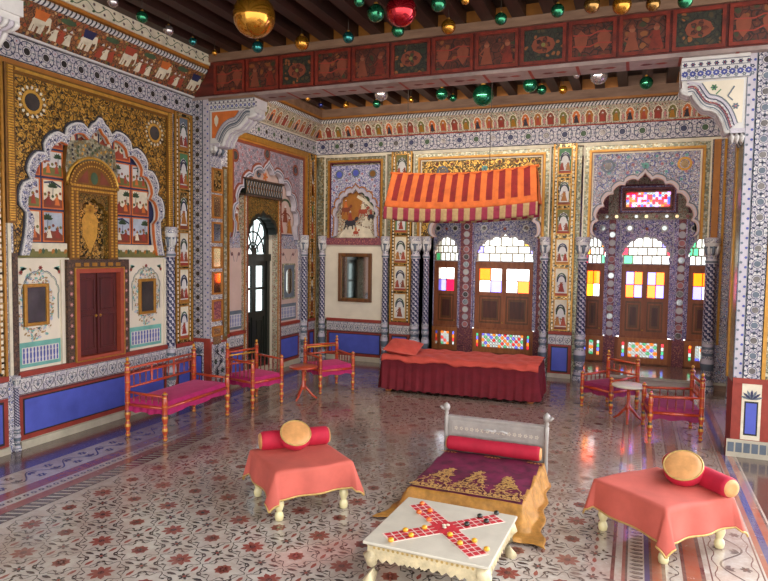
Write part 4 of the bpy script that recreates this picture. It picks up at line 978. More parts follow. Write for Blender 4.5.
def P3(pts): return [(-4.19+x, 1.98+z) for x, z in pts]
b.rect(BW, -4.6, -3.8, 1.98, 2.9, -.074, 'battle_paint')
b.poly(BW, P3([(-.28, .3), (.0, .25), (.12, .6), (-.05, .78), (-.25, .7)]), -.070, 'ochre')
b.poly(BW, P3([(-.34, .0), (.3, .0), (.22, .14), (.0, .2), (-.2, .16)]), -.070, 'cream')
b.stroke(BW, P3([(-.05, .8), (.1, .72), (.22, .6), (.3, .5)]), .06, -.069, 'green'); b.stroke(BW, P3([(-.0, .66), (.14, .58), (.3, .44)]), .05, -.069, 'cream')
for hx, hz, m_, s_ in ((-.12, .24, 'ink', .2), (.16, .22, 'cream', .16), (-.2, .45, 'rust', .16), (.1, .42, 'brick', .16), (.24, .34, 'ink', .12), (-.02, .08, 'brick', .1)):
    b.disc(BW, -4.19+hx, 1.98+hz, s_*.5, -.068, m_, 10, s_*.28); b.petal(BW, -4.19+hx+s_*.35, 1.98+hz+.02, .8, s_*.5, s_*.3, -.067, m_)
    for q in (-.35, -.15, .15, .35): b.stroke(BW, P3([(hx+q*s_, hz), (hx+q*s_*1.5, hz-s_*.55)]), s_*.1, -.067, m_)
    person_fig(b, BW, -4.19+hx, 1.98+hz+.03, s_*.8, -.066, ('brick', 'cream', 'orange')[int(abs(hx)*100) % 3])
b.build('battle_scene', pt)
mr = thing('framed_mirror', 'large brown wooden framed wall mirror on the plain cream wall panel', 'mirror', (-4.18, 9.3, .95))
b = MB(); frame_rect(b, BW, -4.47, -3.89, .95, 1.73, .05, -.005, .035, 'brown_frame'); frame_rect(b, BW, -4.43, -3.93, .99, 1.69, .02, -.005, .02, 'gold_dark'); b.build('mirror_frame', mr, mods=bevel(.006))
b = MB(); b.fbox(BW, -4.425, -3.935, .995, 1.685, -.004, .01, 'mirror'); b.build('mirror_glass', mr)

# alcove one (behind the daybed) and alcove two (stone platform): frames and big multifoil arches
def alcove_face(nums, a0, a1, cx, a_half, zs, bh, field, lip, nl=11):
    t = MB(); nest_frame(t, BW, a0, a1, 1.98, 3.27, [(.02, .02, 'cream'), (.055, .006, 'mirror_chips'), (.028, .025, 'gold'), (.012, .03, 'ochre'), (.02, .01, 'cream')]); struct(t, 'trim_%d' % nums[0])
    A = cusp(cx, zs, a_half, bh, nl, .28, 6, .3, foot=.0)
    i0, i1 = a0+.135, a1-.135
    PL = [(i0, 1.98)]+[(A[0][0], 1.98)]+A+[(A[-1][0], 1.98), (i1, 1.98), (i1, 3.135), (i0, 3.135)]
    t = MB(); t.prism(BW, PL, [], -.09, 0, field, 'pink', back=True)
    if field == 'gold_field': arabesque(t, BW, PL, .12, .002, 'gold_bright', ['gold_bright', 'green'], ['gold_bright', 'rust'], 'ink')
    else: arabesque(t, BW, PL, .12, .002, 'blue', ['white', 'slate'], ['white', 'pink', 'teal'], 'navy')
    for s_ in (-1, 1):
        xx = cx+s_*(i1-i0)*.36; t.disc(BW, xx, 2.97, .05, .004, 'mirror_dark' if s_ < 0 else 'mirror_warm', 14); t.ring(BW, xx, 2.97, .06, .09, .005, 'slate' if s_ < 0 else 'gold', 18)
    t.flower(BW, cx, zs+bh+.14, .05, 8, .005, 'teal', 'slate')
    struct(t, 'trim_%d' % nums[1])
    t = MB(); B = shrink(A, cx, zs-.1, .94, .945); t.band(BW, A, B, -.12, .02, lip); t.band(BW, shrink(A, cx, zs-.1, 1.03, 1.02), A, -.02, .01, 'rust' if lip == 'pink' else 'slate'); t.band(BW, shrink(A, cx, zs-.1, .985), shrink(A, cx, zs-.1, .965), 0, .024, 'lilac_white'); struct(t, 'trim_%d' % nums[2])
alcove_face((20, 21, 22), -3.22, -1.17, -2.12, .78, 2.0, .86, 'gold_field', 'plaster_pink')
alcove_face((23, 24, 25), -.73, .86, .065, .64, 2.02, .80, 'lilac_field', 'plaster_pink')

# platform inside alcove two and sill of alcove one
st = MB(); st.box((-.8, 9.28, 0), (1.14, YW, .10), 'platform_stone'); st.box((-.8, 9.26, .075), (1.14, 9.30, .105), 'stone_skirt'); struct(st, 'trim_26')
st = MB(); st.box((-3.22, 9.4, 0), (-1.16, YW, .10), 'platform_stone'); struct(st, 'trim_27')

WF = Fr((0, YW, 0), (1, 0, 0), (0, 0, 1))
def window_wall(num, x0, x1, wins, scroll, zt=3.14):
    """wall with arched openings; wins = [(a0,a1)]"""
    t = MB(); xs = [x0]
    outer = [(x0, .5), (x1, .5), (x1, zt), (x0, zt)]; holes = []
    for a0, a1 in wins:
        cx = (a0+a1)/2; h = (a1-a0)/2
        A = cusp(cx, 1.72, h*.94, .29, 9, .25, 5, .3)
        holes.append([(a0, .52), (a0, 1.62)]+A+[(a1, 1.62), (a1, .52)])
    for h in holes: pass
    # split into vertical strips so every opening is a simple notch
    edges = [x0]+[v for a in wins for v in ((a[0]+a[1])/2,)]+[x1]
    P = [x0]+[(wins[i][1]+wins[i+1][0])/2 for i in range(len(wins)-1)]+[x1]
    for i, (a0, a1) in enumerate(wins):
        p0, p1 = P[i], P[i+1]; H = holes[i]
        PL = [(p0, .5)]+H+[(p1, .5), (p1, 2.36), (p0, 2.36)]; t.prism(WF, PL, [], -.10, 0, scroll, 'rust'); arabesque(t, WF, PL, .105, .002, 'navy', ['blue', 'white'], ['white', 'lilac_white'], 'maroon')
    t.fbox(WF, x0, x1, 0, .2, -.10, -.03, 'window_wood'); t.fbox(WF, x0, x1, .44, .5, -.10, -.03, 'window_wood')
    e_ = [x0]+[v for a in wins for v in (a[0]+.02, a[1]-.02)]+[x1]
    for i in range(0, len(e_), 2): t.fbox(WF, e_[i], max(e_[i]+.001, e_[i+1]), .2, .44, -.10, -.03, 'window_wood')
    for i, (a0, a1) in enumerate(wins):
        cx = (a0+a1)/2; h = (a1-a0)/2; A = cusp(cx, 1.72, h*.94, .29, 9, .25, 5, .3)
        t.band(WF, shrink(A, cx, 1.6, 1.06, 1.06), A, -.02, .015, 'lilac_white'); 
        t.flower(WF, cx, 2.16, .03, 6, .006, 'red_line', 'gold')
        for s_ in (-1, 1): t.ring(WF, cx+s_*h*.72, 2.17, .035, .055, .006, 'white', 14); t.disc(WF, cx+s_*h*.72, 2.17, .035, .006, 'mirror_grey', 12)
        frame_rect(t, WF, a0-.04, a1+.04, 1.62, 2.3, .012, 0, .006, 'lilac_white')
    return t
def piers(t, ps, z0=.5, z1=2.3):
    for p0, p1 in ps:
        t.fbox(WF, p0, p1, z0, z1, 0, .035, 'rose_wood_paint'); t.fbox(WF, p0, p0+.02, z0, z1, .035, .045, 'violet_scroll'); t.fbox(WF, p1-.02, p1, z0, z1, .035, .045, 'violet_scroll')
        t.fbox(WF, p0-.01, p1+.01, 0, z0, -.03, .04, 'rose_wood_paint')
        n = int((z1-z0)/.125); m_ = (p0+p1)/2
        for i in range(n):
            z = z0+.07+i*.125; t.disc(WF, m_, z, .040, .037, ('mirror_dark', 'lilac_white', 'mirror_grey', 'pink', 'white')[(i*3+int(p0*10)) % 5], 14, .048); t.ring(WF, m_, z, .040, .052, .038, 'lilac_white', 14)
def upper_zone(t, x0, x1, cx, hw):
    t.fbox(WF, x0, x1, 2.36, 3.14, -.10, -.01, 'rose_wood_paint'); t.fbox(WF, x0, x1, 2.3, 2.38, -.02, .03, 'jewel_floral')
    for i in range(int((x1-x0)/.14)): t.disc(WF, x0+.07+i*.14, 2.34, .025, .032, ('mirror_warm', 'pink', 'mirror_grey')[i % 3], 10)
lattice_cols = ['glass_clear']*7+['glass_yellow', 'glass_clear', 'glass_green', 'glass_blue', 'glass_red']
wn = [0]
def make_window(a0, a1, panes, arch_tint, jali=True):
    """arched glass light above a pair of wooden leaves with four coloured panes each, jali panel below"""
    wn[0] += 1; cx = (a0+a1)/2; h = (a1-a0)/2
    W_ = bpy.data.objects.new('window_%d' % wn[0], None); COL.objects.link(W_); W_.location = (cx, YW+.05, .1); W_['kind'] = 'structure'
    b = MB(); b.fbox(WF, a0, a0+.03, .5, 1.62, -.07, -.02, 'window_wood'); b.fbox(WF, a1-.03, a1, .5, 1.62, -.07, -.02, 'window_wood')
    b.fbox(WF, a0, a1, 1.575, 1.635, -.07, -.01, 'window_wood'); b.fbox(WF, a0-.01, a1+.01, .43, .53, -.07, -.005, 'window_wood'); b.fbox(WF, a0-.005, a0+.008, .5, 1.64, -.09, -.01, 'window_wood'); b.fbox(WF, a1-.008, a1+.005, .5, 1.64, -.09, -.01, 'window_wood'); b.build('window_frame', W_)
    n = 2 if h > .25 else 1
    A0, A1 = a0+.03, a1-.03; lw = (A1-A0)/n
    for k in range(n):
        l0, l1 = A0+k*lw-.0004, A0+(k+1)*lw+.0004; e = .04
        b = MB(); b.fbox(WF, l0, l0+e, .52, 1.575, -.06, -.03, 'window_wood'); b.fbox(WF, l1-e, l1, .52, 1.575, -.06, -.03, 'window_wood')
        for z0, z1 in ((1.505, 1.575), (1.06, 1.12), (.52, .6)): b.fbox(WF, l0+e, l1-e, z0, z1, -.06, -.03, 'window_wood')
        m_ = (l0+l1)/2; b.fbox(WF, m_-.006, m_+.006, 1.12, 1.505, -.055, -.032, 'window_wood'); b.fbox(WF, l0+e, l1-e, 1.306, 1.318, -.055, -.032, 'window_wood')
        b.fbox(WF, l0+e, l1-e, .6, 1.06, -.055, -.045, 'brown_frame'); frame_rect(b, WF, l0+e+.02, l1-e-.02, .63, 1.03, .022, -.045, -.034, 'window_wood'); b.fbox(WF, l0+e+.07, l1-e-.07, .69, .97, -.045, -.036, 'teak')
        lf = b.build('window_shutter', W_)
        for q, (x0, x1, z0, z1) in enumerate(((l0+e, m_-.006, 1.318, 1.505), (m_+.006, l1-e, 1.318, 1.505), (l0+e, m_-.006, 1.12, 1.306), (m_+.006, l1-e, 1.12, 1.306))):
            b = MB(); b.rect(WF, x0, x1, z0, z1, -.045, panes[(k*4+q) % len(panes)]); b.build('coloured_pane', lf)
        if k == 0:
            b = MB(); b.lathe([(.001, -.02), (.012, -.016), (.012, -.004), (.006, 0)], (l1-.012 if n > 1 else l1-.02, YW+.03, .62), 'gold_bright', 8, 'y'); b.build('knob', lf)
    b = MB()   # lattice of plaster bars over the arched light
    rows = [1.635, 1.76, 1.88, 2.04]
    for r_, z in enumerate(rows[1:]): b.fbox(WF, a0+.01, a1-.01, z-.011, z+.011, -.08, -.05, 'plaster')
    for r_ in range(3):
        for i in range(6):
            x = a0+(i+.5*(r_ % 2)+.15)*(a1-a0)/5
            if a0 < x < a1: b.fbox(WF, x-.010, x+.010, rows[r_], rows[r_+1], -.08, -.05, 'plaster')
    la = b.build('arch_lattice', W_)
    b = MB(); k = 0
    for r_ in range(4):
        zz0 = rows[r_]; zz1 = rows[r_+1] if r_ < 3 else 2.2
        for i in range(7):
            xa = a0+(i-1+.5*(r_ % 2)+.15)*(a1-a0)/5; xb = xa+(a1-a0)/5; xa, xb = max(xa, a0), min(xb, a1)
            if xb-xa > .005:
                edge_ = i in (0, 1, 5, 6) or r_ == 3
                b.rect(WF, xa, xb, zz0, zz1, -.065, arch_tint[(i+r_*2) % len(arch_tint)] if edge_ else 'glass_frost')
    b.build('arch_glass', la)
    # jali
    b = MB(); b.fbox(WF, a0-.02, a1+.02, .12, .2, -.02, .01, 'honey_wood'); b.fbox(WF, a0-.02, a1+.02, .44, .5, -.02, .02, 'honey_wood')
    xs = [a0-.02, a0+.04, a0+.075, a0+.13, a1-.13, a1-.075, a1-.04, a1+.02]
    for i in (0, 2, 4, 6): b.fbox(WF, xs[i], xs[i+1], .2, .44, -.02, .008, 'honey_wood')
    jl = b.build('jali_panel', W_)
    gb = MB(); rr = random.Random(wn[0]*5)
    gc = ['glass_amber', 'glass_deep_green', 'glass_deep_red', 'glass_deep_blue', 'glass_deep_green', 'glass_amber', 'glass_dull']
    z0, z1 = .2, .44; x0, x1 = a0+.13, a1-.13; ny = 5; sz = (z1-z0)/ny; nx = max(1, int((x1-x0)/(sz*.95))); sx = (x1-x0)/nx
    lat_ = MB()
    for i in range(nx):
        for j in range(ny):
            c_ = (x0+(i+.5)*sx, z0+(j+.5)*sz); col = 'glass_dull' if (i+j) % 2 else rr.choice(gc)
            gb.rect(WF, x0+i*sx, x0+(i+1)*sx, z0+j*sz, z0+(j+1)*sz, -.012, col)
            lat_.ring(WF, c_[0], c_[1], sz*.36, sz*.52, -.008, 'honey_wood', 8)
            lat_.stroke(WF, [(x0+i*sx, z0+j*sz), (x0+(i+1)*sx, z0+(j+1)*sz)], .003, -.0075, 'honey_wood')
    for xa, xb in ((a0+.04, a0+.075), (a1-.075, a1-.04)):
        for j in range(4): gb.rect(WF, xa, xb, .2+j*.06, .26+j*.06, -.012, ('glass_deep_green', 'glass_dull', 'glass_deep_red', 'glass_amber', 'glass_deep_blue')[(j+wn[0]) % 5]); lat_.rect(WF, xa, xb, .255+j*.06, .263+j*.06, -.008, 'honey_wood')
    gb.build('stained_glass', jl); lat_.build('glazing_lattice', jl)
w_ = window_wall(1, -3.22, -1.16, [(-3.20, -2.79), (-2.49, -1.54), (-1.24, -1.17)], 'blue_scroll')
piers(w_, [(-2.76, -2.52), (-1.50, -1.28)]); upper_zone(w_, -3.22, -1.16, -2.0, .5); w_.fbox(WF, -1.28, -1.16, .5, 2.3, -.05, .01, 'blue_scroll')
struct(w_, 'trim_28')
make_window(-3.20, -2.79, ['glass_clear', 'glass_clear', 'glass_blue', 'glass_red'], ['glass_frost', 'glass_green', 'glass_frost'])
make_window(-2.49, -1.54, ['glass_orange', 'glass_clear', 'glass_clear', 'glass_blue', 'glass_clear', 'glass_clear', 'glass_clear', 'glass_orange'], ['glass_frost', 'glass_frost', 'glass_blue', 'glass_frost', 'glass_yellow'])
w_ = window_wall(2, -.80, 1.2, [(-.78, -.46), (-.21, .46), (.72, 1.1)], 'violet_scroll')
piers(w_, [(-.43, -.29), (.54, .68)]); 
# upper zone with a hole for the coloured glass panel
for z0, z1, x0, x1 in ((2.38, 2.47, -.8, 1.2), (2.73, 3.14, -.8, 1.2), (2.47, 2.73, -.8, -.2), (2.47, 2.73, .45, 1.2)): w_.fbox(WF, x0, x1, z0, z1, -.10, -.01, 'rose_wood_paint')
w_.fbox(WF, -.8, 1.2, 2.3, 2.39, -.02, .03, 'jewel_floral')
for i in range(14): w_.disc(WF, -.73+i*.14, 2.345, .025, .032, ('mirror_warm', 'pink', 'mirror_grey')[i % 3], 10)
for x in (-.36, .61): w_.fbox(WF, x-.07, x+.07, 2.39, 3.0, -.01, .02, 'jewel_floral')
frame_rect(w_, WF, -.26, .51, 2.41, 2.80, .02, -.01, .02, 'violet_scroll'); frame_rect(w_, WF, -.24, .49, 2.43, 2.77, .012, -.01, .025, 'pink'); frame_rect(w_, WF, -.2, .45, 2.47, 2.73, .02, -.05, .01, 'honey_wood')
w_.fbox(WF, -.3, .55, 2.83, 2.93, -.01, .02, 'jewel_floral')
struct(w_, 'trim_29')
make_window(-.78, -.46, ['glass_orange', 'glass_orange', 'glass_yellow', 'glass_clear'], ['glass_yellow', 'glass_red', 'glass_green'])
make_window(-.21, .46, ['glass_blue', 'glass_orange', 'glass_orange', 'glass_blue', 'glass_blue', 'glass_orange', 'glass_orange', 'glass_blue'], ['glass_frost', 'glass_green', 'glass_red', 'glass_frost', 'glass_blue'])
make_window(.72, 1.1, ['glass_orange', 'glass_orange', 'glass_blue', 'glass_clear'], ['glass_green', 'glass_clear', 'glass_green'])
wu = bpy.data.objects.new('window_6', None); COL.objects.link(wu); wu.location = (.125, YW+.05, 2.47); wu['kind'] = 'structure'
b = MB(); rr = random.Random(3); lt = MB(); nx, ny = 15, 6; sx, sz = .61/nx, .22/ny
for i in range(nx):
    for j in range(ny):
        b.rect(WF, -.18+i*sx, -.18+(i+1)*sx, 2.49+j*sz, 2.49+(j+1)*sz, -.03, rr.choice(['glass_deep_red', 'glass_dull', 'glass_dull', 'glass_amber', 'glass_deep_red', 'glass_deep_blue', 'glass_violet', 'glass_red']))
        lt.ring(WF, -.18+(i+.5)*sx, 2.49+(j+.5)*sz, sz*.40, sz*.54, -.026, 'rust', 8)
b.build('stained_glass', wu); lt.build('glazing_lattice', wu)

# ------------------------------------------------------------------ right wall beyond the pillar
w = MB()
w.box((1.14, 6.52, 0), (1.5, 6.95, 4.12), 'lilac_field'); w.box((1.14, 8.25, 0), (1.5, 9.4, 4.12), 'lilac_field'); w.box((1.14, 6.95, 2.6), (1.5, 8.25, 4.12), 'lilac_field')
w.fbox(RW, -9.3, -8.95, .66, 3.27, 0, .02, 'gold'); w.fbox(RW, -8.42, -8.3, .66, 3.27, 0, .03, 'gold'); w.fbox(RW, -8.9, -8.5, 0, .64, 0, .02, 'red_line')
struct(w, 'wall_right')
t = MB(); roundel_band(t, RW, -9.3, -6.52, 3.31, 3.54, .004); cornice(t, RW, -9.3, -6.52, .14, True); struct(t, 'trim_30')
wr = bpy.data.objects.new('window_7', None); COL.objects.link(wr); wr.location = (1.3, 7.6, 0); wr['kind'] = 'structure'
b = MB()
for a in (-8.25, -7.62, -7.01): b.fbox(RW, a, a+.06, .0, 2.6, -.2, -.14, 'window_wood')
for z in (0, .5, 1.1, 1.7, 2.54): b.fbox(RW, -8.25, -6.95, z, z+.06, -.2, -.14, 'window_wood')
b.build('window_frame', wr)
b = MB()
for i, (a0, a1) in enumerate(((-8.19, -7.62), (-7.56, -7.01))):
    for j, (z0, z1) in enumerate(((.06, .5), (.56, 1.1), (1.16, 1.7), (1.76, 2.54))): b.rect(RW, a0, a1, z0, z1, -.17, ('glass_violet', 'glass_day', 'glass_violet', 'glass_day')[(i+j) % 4])
b.build('glass_panes', wr)

# ------------------------------------------------------------------ turned furniture
def turned(z0, z1, r, top=True, low=True, black=False):
    """profile of a lacquered post with rings and gilt bands"""
    H = z1-z0; body = 'lacquer'
    P = [(r*.55, 0, 'lacquer_dark'), (r*.8, .012, 'lacquer_gold'), (r*.95, .03, body), (r*.6, .05, 'lacquer_gold'), (r*.7, .06, body), (r*1.15, .10, 'lacquer_gold'), (r*1.0, .125, 'lacquer_black' if black else body), (r*.7, .15, 'lacquer_gold'),
         (r*.78, .165, body), (r*1.25, .215, 'lacquer_gold'), (r*1.1, .235, 'lacquer_dark')]
    z = .235
    while z < H-.14:
        P += [(r, z+.02, body), (r*.98, z+.085, 'lacquer_gold'), (r*1.12, z+.095, body)]; z += .095
    P += [(r*.95, H-.06, 'lacquer_gold'), (r*.7, H-.05, body), (r*1.1, H-.035, 'lacquer_dark'), (r*1.15, H-.022, 'lacquer_gold'), (r*.6, H-.012, body), (r*.5, H, body)]
    return [(a, z0+b_, m) for a, b_, m in P]
def spindle(b, p, z0, z1, r=.008, m='lacquer'):
    H = z1-z0; b.lathe([(r*.6, z0), (r, z0+H*.12), (r*.6, z0+H*.2), (r*1.25, z0+H*.5), (r*.6, z0+H*.8), (r, z0+H*.88), (r*.6, z1)], (p[0], p[1], 0), m, 7)
def low_seat(name, label, cat, L, D, loc, rot, zb=.72, zf=.47, zs=.33, arms=True, black=False, nsp=6, group=None, arm_slope=True, seat_m='magenta'):
    """local frame: x along the length, front at -y, back posts at +y"""
    t_ = thing(name, label, cat, loc, rot, group); r = .022 if L < .6 else .024
    pts = {'bl': (-L/2, D/2, zb), 'br': (L/2, D/2, zb), 'fl': (-L/2, -D/2, zf), 'fr': (L/2, -D/2, zf)}
    for k, (x, y, z) in pts.items():
        b = MB(); b.lathe(turned(0, z, r, black=black), (x, y, 0), 'lacquer', 12)
        po = b.build('back_post' if k[0] == 'b' else 'front_leg', t_, world=False)
        if k[0] == 'b':
            b = MB(); b.lathe([(.004, z), (.014, z+.006), (.017, z+.02), (.01, z+.032), (.002, z+.038)], (x, y, 0), 'lacquer_gold', 10); b.build('finial', po, world=False)
    b = MB(); zr = zs-.055
    for y in (-D/2, D/2): b.tube([(-L/2, y, zr), (0, y, zr), (L/2, y, zr)], [.013, .017, .013], 'lacquer', 8)
    for x in (-L/2, L/2): b.tube([(x, -D/2, zr), (x, 0, zr), (x, D/2, zr)], [.013, .017, .013], 'lacquer', 8)
    b.build('seat_rails', t_, world=False)
    b = MB(); za, zt = zs+.12, zb-.07
    b.tube([(-L/2, D/2, zt), (0, D/2, zt), (L/2, D/2, zt)], [.010, .015, .010], 'lacquer', 8); b.tube([(-L/2, D/2, za-.02), (0, D/2, za-.02), (L/2, D/2, za-.02)], [.010, .013, .010], 'lacquer', 8)
    if not black: b.tube([(-L/2, D/2, (za+zt)/2+.02), (0, D/2, (za+zt)/2+.02), (L/2, D/2, (za+zt)/2+.02)], [.009, .012, .009], 'lacquer_gold' if L < .6 else 'lacquer', 8)
    b.build('back_rails', t_, world=False)
    n = int(L/.085)
    for i in range(n):
        x = -L/2+L*(i+1)/(n+1); big = (L > .6 and i in (n//3, 2*n//3))
        b = MB(); spindle(b, (x, D/2), za-.01, zt-.005 if L > .6 else (za+zt)/2+.01, .013 if big else .008, 'lacquer'if big or black else 'lacquer_dark'); b.build('back_spindle', t_, world=False)
    if arms:
        for s_ in (-1, 1):
            x = s_*L/2; zA, zB = (zf-.05, zf-.035)
            b = MB(); b.tube([(x, -D/2-.02, zA), (x, 0, zA+.005), (x, D/2, zB)], [.011, .014, .011], 'lacquer', 8); b.build('arm_rail', t_, world=False)
            m_ = max(3, int(D/.08))
            for i in range(m_):
                y = -D/2+D*(i+1)/(m_+1); b = MB(); spindle(b, (x, y), zs-.02, zA, .008, 'lacquer_dark'); b.build('arm_spindle', t_, world=False)
    # fabric seat with a frilled skirt
    b = MB(); hx, hy = L/2-.012, D/2-.012
    per = []
    N = int((L+D)*2/.02)
    def top(u, v):
        x, y = (u-.5)*2*hx, (v-.5)*2*hy; e = max(abs(u-.5), abs(v-.5))*2
        return (x, y, zs+.012*(1-e**4)+.002*math.sin(u*17)*math.sin(v*13))
    b.grid(top, 16, 10, seat_m)
    def skirt(u, v):
        s = u*4; k = int(min(s, 3.999)); f_ = s-k
        c = [(-hx, -hy), (hx, -hy), (hx, hy), (-hx, hy), (-hx, -hy)]; x = c[k][0]+(c[k+1][0]-c[k][0])*f_; y = c[k][1]+(c[k+1][1]-c[k][1])*f_
        nx, ny = [(0, -1), (1, 0), (0, 1), (-1, 0)][k]
        q = math.sin(u*N*.9)*.006*v; out = .018*math.sin(v*PI*.5)+q
        return (x+nx*out, y+ny*out, zs-(.115+.008*math.sin(u*57))*v)
    b.grid(skirt, max(80, N*3), 5, seat_m); b.build('fabric_seat', t_, world=False)
    return t_
low_seat('wooden_bench', 'long orange lacquered low bench with magenta seat along the blue panel of the left wall', 'bench', .99, .42, (-4.155, 5.06, 0), PI/2+.03, .71, .46, .36)
low_seat('low_chair', 'orange lacquered low chair with magenta seat standing just beyond the bench, before the green door', 'chair', .43, .43, (-4.02, 6.17, 0), PI/2-.28, .66, .56, .35, nsp=4)
low_seat('low_chair', 'orange lacquered low chair with magenta seat in the far left corner, below the wall mirror', 'chair', .46, .43, (-3.59, 7.20, 0), PI/2-.62, .62, .50, .34, nsp=4)
low_seat('low_chair', 'dark red low chair with plum seat left of the pale topped round table', 'chair', .41, .43, (-.24, 7.66, 0), -.66, .60, .42, .30, nsp=3, black=True, seat_m='plum')
low_seat('low_chair', 'dark red low chair with plum seat nearest the right hand pillar', 'chair', .45, .45, (.37, 6.84, 0), -PI/2+.12, .62, .45, .30, nsp=3, black=True, seat_m='plum')
def tripod(label, loc, top_m, h=.40, r=.17):
    t_ = thing('tripod_table', label, 'table', loc)
    b = MB(); b.lathe([(.001, h-.025), (r*.9, h-.025), (r, h-.018), (r, h-.006), (r*.97, h), (.001, h)], (0, 0, 0), top_m, 32); b.build('table_top', t_, world=False)
    b = MB(); b.lathe([(.01, .12), (.03, .125), (.034, .16), (.018, .19), (.016, .28), (.022, .3), (.015, .32), (.03, h-.03), (.05, h-.024)], (0, 0, 0), 'lacquer', 14); b.build('pedestal', t_, world=False)
    for k in range(3):
        an = k*2*PI/3+.5; b = MB(); b.tube([(.01*math.cos(an), .01*math.sin(an), .17), (.05*math.cos(an), .05*math.sin(an), .12), (.11*math.cos(an), .11*math.sin(an), .05), (.165*math.cos(an), .165*math.sin(an), .012)], [.012, .016, .013, .011], 'lacquer', 8); b.build('leg', t_, world=False)
tripod('small orange round tripod table between the two orange chairs on the left', (-3.61, 6.57, 0), 'lacquer')
tripod('small round tripod table with pale shining top between the two dark red chairs', (-.03, 7.12, 0), 'silver_top', .40)

# ------------------------------------------------------------------ draped footed seats
def footed_seat(label, cover_label, bol_label, cus_label, loc, rot, S=.52, D=.52, H=.33, drop=.16, cloth_m='coral'):
    t_ = thing('footed_seat', label, 'seat', loc, rot)
    b = MB(); b.box((-S/2, -D/2, H-.10), (S/2, D/2, H-.03), 'ivory_leg'); b.build('seat_frame', t_, world=False, mods=bevel(.01))
    b = MB(); b.grid(lambda u, v: ((u-.5)*S*.98, (v-.5)*D*.98, H-.03+.026*(1-max(abs(u-.5), abs(v-.5))**6*64)), 10, 10, 'ivory_leg'); b.build('seat_pad', t_, world=False)
    for sx in (-1, 1):
        for sy in (-1, 1):
            b = MB(); b.lathe([(.016, 0), (.026, .006), (.03, .03), (.026, .05), (.017, .06), (.021, .068), (.032, .1), (.028, .125), (.018, .135), (.024, .145), (.018, .17), (.02, H-.09)], (sx*(S/2-.03), sy*(D/2-.03), 0), 'ivory_leg', 16); b.build('turned_leg', t_, world=False)
    c_ = thing('draped_cover', cover_label, 'cover', (loc[0], loc[1], H-.02), rot)
    hx, hy = S/2+.012, D/2+.012
    def surf(u, v, dz=0):
        ex = drop+.02; X_, Y_ = (u-.5)*2*(hx+ex), (v-.5)*2*(hy+ex)
        x = max(-hx, min(hx, X_)); y = max(-hy, min(hy, Y_)); dx, dy = X_-x, Y_-y; d = math.hypot(dx, dy)
        if d < 1e-6:
            return (x, y, .026+.004*math.sin(x*14+y*9)-.006*max(abs(x/hx), abs(y/hy))**8)
        corner = abs(dx) > 1e-6 and abs(dy) > 1e-6
        dd = max(abs(dx), abs(dy)); 
        wob = .010*math.sin((x*23+y*19))*(d/drop)
        fl = .14 if not corner else .30
        L_ = dd if not corner else dd*.55+d*.55
        nx, ny = dx/d, dy/d
        return (x+nx*(fl*L_+wob), y+ny*(fl*L_+wob), .02-L_*.93)
    n = 56
    b = MB(); b.grid(surf, n, n, cloth_m); o = b.build('cloth', c_, world=False)
    m_ = o.modifiers.new('s', 'SOLIDIFY'); m_.thickness = .004; m_.offset = 1
    b = MB(); ed = []
    for i in range(n+1): ed.append(surf(i/n, 0))
    for i in range(1, n+1): ed.append(surf(1, i/n))
    for i in range(n-1, -1, -1): ed.append(surf(i/n, 1))
    for i in range(n-1, -1, -1): ed.append(surf(0, i/n))
    b.tube(ed, .007, 'gold_trim', 6); b.build('gold_edging', c_, world=False)
    return t_
def bolster(name, label, cat, loc, rot, L, r, body='bolster_red', end='tan_silk', tilt=0):
    t_ = thing(name, label, cat, loc, rot)
    b = MB(); pr = [(r*.82, -L/2+.004), (r*.97, -L/2+.012), (r, -L/2+.03)]+[(r*(1+.02*math.sin(i*.9)), -L/2+.03+(L-.06)*i/12) for i in range(1, 12)]+[(r, L/2-.03), (r*.97, L/2-.012), (r*.82, L/2-.004)]
    b.lathe(pr, (0, 0, 0), body, 28, 'x'); b.build('bolster_body', t_, world=False)
    for s_ in (-1, 1):
        b = MB(); pe = [(r*.86, s_*(L/2-.004)), (r*.8, s_*(L/2+.005)), (r*.4, s_*(L/2+.008)), (.002, s_*(L/2+.004))]; b.lathe(pe, (0, 0, 0), end, 24, 'x'); b.build('end_cap', t_, world=False)
    return t_
def round_cushion(label, loc, rot_e, R, th):
    t_ = thing('round_cushion', label, 'cushion', loc); t_.rotation_euler = rot_e
    b = MB(); b.lathe([(R*.6, -th*.5), (R*.9, -th*.45), (R, -th*.2), (R*1.02, 0), (R, th*.2), (R*.93, th*.42)], (0, 0, 0), 'bolster_red', 36); b.build('cushion_side', t_, world=False)
    b = MB(); b.lathe([(R*.94, th*.42), (R*.85, th*.52), (R*.6, th*.58), (R*.3, th*.6), (.004, th*.58)], (0, 0, 0), 'tan_silk', 36); b.build('silk_top', t_, world=False)
    b = MB(); b.tube([(R*.945*math.cos(i*PI/24), R*.945*math.sin(i*PI/24), th*.43) for i in range(49)], .006, 'gold_trim', 6, caps=False); b.build('piping', t_, world=False)
aL = math.radians(50)
footed_seat('low seat on cream turned feet beneath the left coral cloth', 'coral cloth with gold edging draped over the left footed seat', '', '', (-2.13, 3.84, 0), aL)
u_ = V((math.cos(aL), math.sin(aL), 0)); v_ = V((-math.sin(aL), math.cos(aL), 0)); cL = V((-2.13, 3.84, 0))
p = cL+v_*.19+u_*.03; bolster('bolster_cushion', 'crimson bolster with tan ends lying across the back of the left coral seat', 'cushion', (p.x, p.y, .40), aL-.12, .50, .066)
p = cL+v_*.13+u_*.03; round_cushion('round red cushion with tan silk top leaning on the bolster of the left coral seat', (p.x-.01, p.y-.02, .435), (.66, .0, aL-.15), .112, .08)
aR = math.radians(47)
